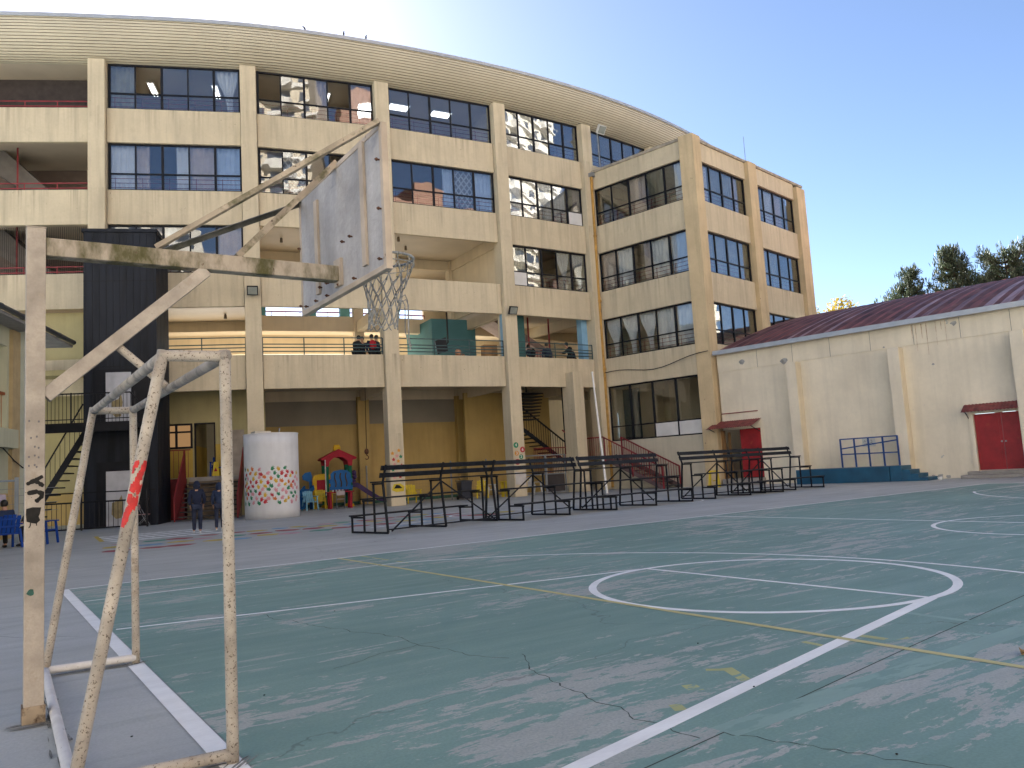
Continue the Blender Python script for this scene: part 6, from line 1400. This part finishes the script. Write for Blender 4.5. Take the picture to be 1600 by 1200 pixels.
def pine(label, x, y, h, base, rad, seed, shape, group='pines behind the gym roof'):
    rn = random.Random(seed); t = thing('pine_tree', label, 'tree', (x, y, 0), 0, group); tr = MB(); f = MB()
    pts = [Vector((x+rn.uniform(-.15, .15)*k, y+rn.uniform(-.15, .15)*k, h*.97*k/6)) for k in range(7)]
    for k in range(6): tr.tube(pts[k], pts[k+1], .34*(1-k/6.4)+.02, .34*(1-(k+1)/6.4)+.02, seg=8)
    z = base
    while z < h-.3:
        u = (z-base)/(h-base); R_ = rad*shape(u); nb = rn.randint(4, 6); a0 = rn.uniform(0, 6.3); kx = min(5.99, z/(h*.97)*6); c0 = pts[int(kx)].lerp(pts[int(kx)+1], kx-int(kx))
        for k in range(nb):
            a = a0+2*math.pi*k/nb+rn.uniform(-.35, .35); l = R_*rn.uniform(.55, 1.15); rise = rn.uniform(.05, .45)
            d = Vector((math.cos(a), math.sin(a), rise)); e = c0+d*l+Vector((0, 0, .25*l*l/max(rad, 1)*.5)); m_ = c0+d*l*.55-Vector((0, 0, .05*l))
            tr.tube(c0, m_, .07, .045, seg=5, cap=False); tr.tube(m_, e, .045, .015, seg=5, cap=False)
            for q_ in range(2): tuft(f, e+Vector((rn.gauss(0, .15), rn.gauss(0, .15), .15+.25*q_)), Vector((0, 0, 2.2)), .42, .03, 12, rn)
            nt_ = max(4, int(l*6))
            for i in range(nt_):
                v = .28+.72*(i+rn.random())/nt_; p = c0.lerp(m_, v/.55) if v < .55 else m_.lerp(e, (v-.55)/.45); off = Vector((rn.gauss(0, .15), rn.gauss(0, .15), rn.gauss(.05, .12)))*min(1, .4+v)
                tuft(f, p+off, (d*.5+off).normalized()*.8+Vector((0, 0, .35)), .32, .034, 18, rn)
        z += rn.uniform(.30, .46)
    tuft(f, pts[-1], Vector((0, 0, 1.6)), .5, .03, 22, rn)
    tr.build('trunk', BARK, t); f.build('crown', NEEDLE, t, fix=False); return t
cone = lambda u: (1-u)**1.0*(1 if u > .12 else .7+.3*u/.12)+.05
dome = lambda u: max(.12, math.sqrt(max(0, 1-(max(0, u-.25)/.75)**2.4)))*(.75+.25*min(1, u/.25))
pine('dark pine with a loose pointed crown, leftmost above the gym roof', 59.6, 21.6, 15.2, 9.5, 2.5, 1, cone)
pine('tallest dark pine with a spiky tip, middle of those above the gym roof', 61.4, 18.4, 16.4, 9.0, 3.3, 2, cone)
pine('dark pine with a broad rounded crown, right one above the gym roof', 62.6, 15.2, 15.8, 9.5, 2.5, 3, dome)
pine('low dark pine squeezed between the pointed and the broad one', 63.6, 17.0, 14.2, 9.0, 2.0, 6, dome)
def broad(label, x, y, h, rad, seed, lm, cat_name='broadleaf_tree', n=1500, group=None):
    rn = random.Random(seed); t = thing(cat_name, label, 'tree', (x, y, 0), 0, group); tr = MB(); f = MB(); top = Vector((x, y, h-rad*.9)); tr.tube((x, y, 0), (x, y, h-rad*1.6), .28, .18, seg=9)
    fork = Vector((x, y, h-rad*1.6)); cs = []
    for k in range(9):
        a = 2*math.pi*k/9+rn.uniform(-.3, .3); e = fork+Vector((math.cos(a)*rad*rn.uniform(.35, .85), math.sin(a)*rad*rn.uniform(.35, .85), rad*rn.uniform(.5, 1.35))); tr.tube(fork, e, .10, .03, seg=6); cs.append((e, rad*rn.uniform(.32, .5)))
    cs.append((top, rad*.5))
    for k in range(n):
        c, rr = rn.choice(cs); d = Vector((rn.gauss(0, 1), rn.gauss(0, 1), rn.gauss(0, 1))).normalized(); p = c+d*rr*rn.uniform(.45, 1.1)
        a = Vector((rn.gauss(0, 1), rn.gauss(0, 1), rn.gauss(0, 1))).normalized()*.13*rn.uniform(.6, 1.3); s = a.cross(d).normalized()*.08
        f.add([p-a, p+s, p+a, p-s], [(0, 1, 2, 3)])
    tr.build('trunk', BARK, t); f.build('crown', lm, t, fix=False)
broad('yellow autumn tree peeping over the gym roof beside the wing', 56.6, 26.4, 13.4, 2.6, 4, YLEAF, n=2600)
broad('bushy green tree mirrored in the left windows', -30, -26, 17, 6, 5, GLEAF, n=3500); broad('round green tree mirrored beside its taller neighbour', -19, -36, 15, 5, 8, GLEAF, n=3000)

# ------------------------------------------------------------------ sunlit apartment towers behind the camera, some mirrored in the windows, some added as bounce light
def tower(label, x, y, w_, dp, h, rz, wall, band, bal, seed):
    t = thing('apartment_tower', label, 'building', (x, y, 0)); F = Frame((x, y), rz+180)     # face looks back at the school
    F = Frame((x+math.cos(R(rz))*w_/2, y+math.sin(R(rz))*w_/2), rz+180)
    b = MB(); b.fbox(F, 0, w_, 0, dp, 0, h); b.build('wall', wall, t)
    g_ = MB(); bl = MB(); rn = random.Random(seed); fl = int(h/2.9)
    for k in range(fl):
        z = .8+k*2.9
        for j in range(int(w_/3.4)):
            s = .8+j*3.4
            if bal and j % 3 == 1: bl.slab([F(s-.3, -.0, z-.3), F(s-.1, -1.5, z-.3), F(s+3.0, -1.1, z-.3), F(s+3.2, 0, z-.3)], (0, 0, 1.15)); g_.fbox(F, s+.1, s+2.6, -.03, -.002, z+.9, z+2.2)
            else: g_.fbox(F, s+.2, s+2.2, -.03, -.002, z+.5, z+1.9)
        if bal == 2: bl.fbox(F, 0, w_, -.5, -.001, z-.35, z+.05)
    g_.build('windows', mat('tower_glass', (.06, .07, .09), rough=.2, spec=.8), t); (bl.build('balconies', band, t) if bl.v else None)
    b = MB(); b.fbox(F, w_*.3, w_*.6, 2, dp-2, h, h+4); b.build('plant_room', wall, t)
TDK = mat('tower_taupe', (.27, .22, .17), rough=.9, var=.08); TB = mat('tower_beige', (.52, .44, .33), rough=.9, var=.05); TR_ = mat('tower_brick', (.28, .16, .115), rough=.9, var=.12, scale=2); TC = mat('tower_cream', (.60, .54, .44), rough=.9, var=.05); TWH = mat('tower_white', (.60, .56, .50), rough=.9)
tower('beige apartment tower with slanted white balconies, mirrored in the top windows', -3, -62, 17, 16, 66, 4, TB, TWH, 2, 1)
tower('red-brown brick apartment tower, mirrored beside the beige tower', 17, -60, 16, 16, 60, -6, TR_, TC, 1, 2)
tower('red-brown brick tower with cream bands, lower of the mirrored brick pair', 40, -58, 18, 16, 42, -10, TR_, TC, 2, 3)
tower('cream apartment tower with white balcony bands, mirrored in the right bays', 71, -46, 24, 16, 62, -28, TC, TWH, 2, 4)
tower('pale low apartment slab beyond the right end of the court', 108, -22, 28, 16, 25, -55, TC, TWH, 1, 5)
tower('beige apartment block with a stepped roofline, mirrored low in the left windows', -40, -44, 26, 14, 27, 32, TB, TC, 1, 9)
tower('long low taupe housing block, unseen, added behind the camera for bounce light', 12, -33, 70, 10, 10.5, 0, TDK, TB, 1, 10)  # unseen block added so its sunlit face bounces light towards the yard
tower('pale low housing block at the corner of the street, mirrored in the wing', 66, -24, 34, 10, 11, -24, TC, TWH, 1, 12)
tower('broad pale apartment slab, unseen, added at the left to bounce light onto the gym', -46, -24, 46, 14, 36, -50, TWH, TC, 1, 14)  # unseen slab added to throw sunlight back onto the gym wall
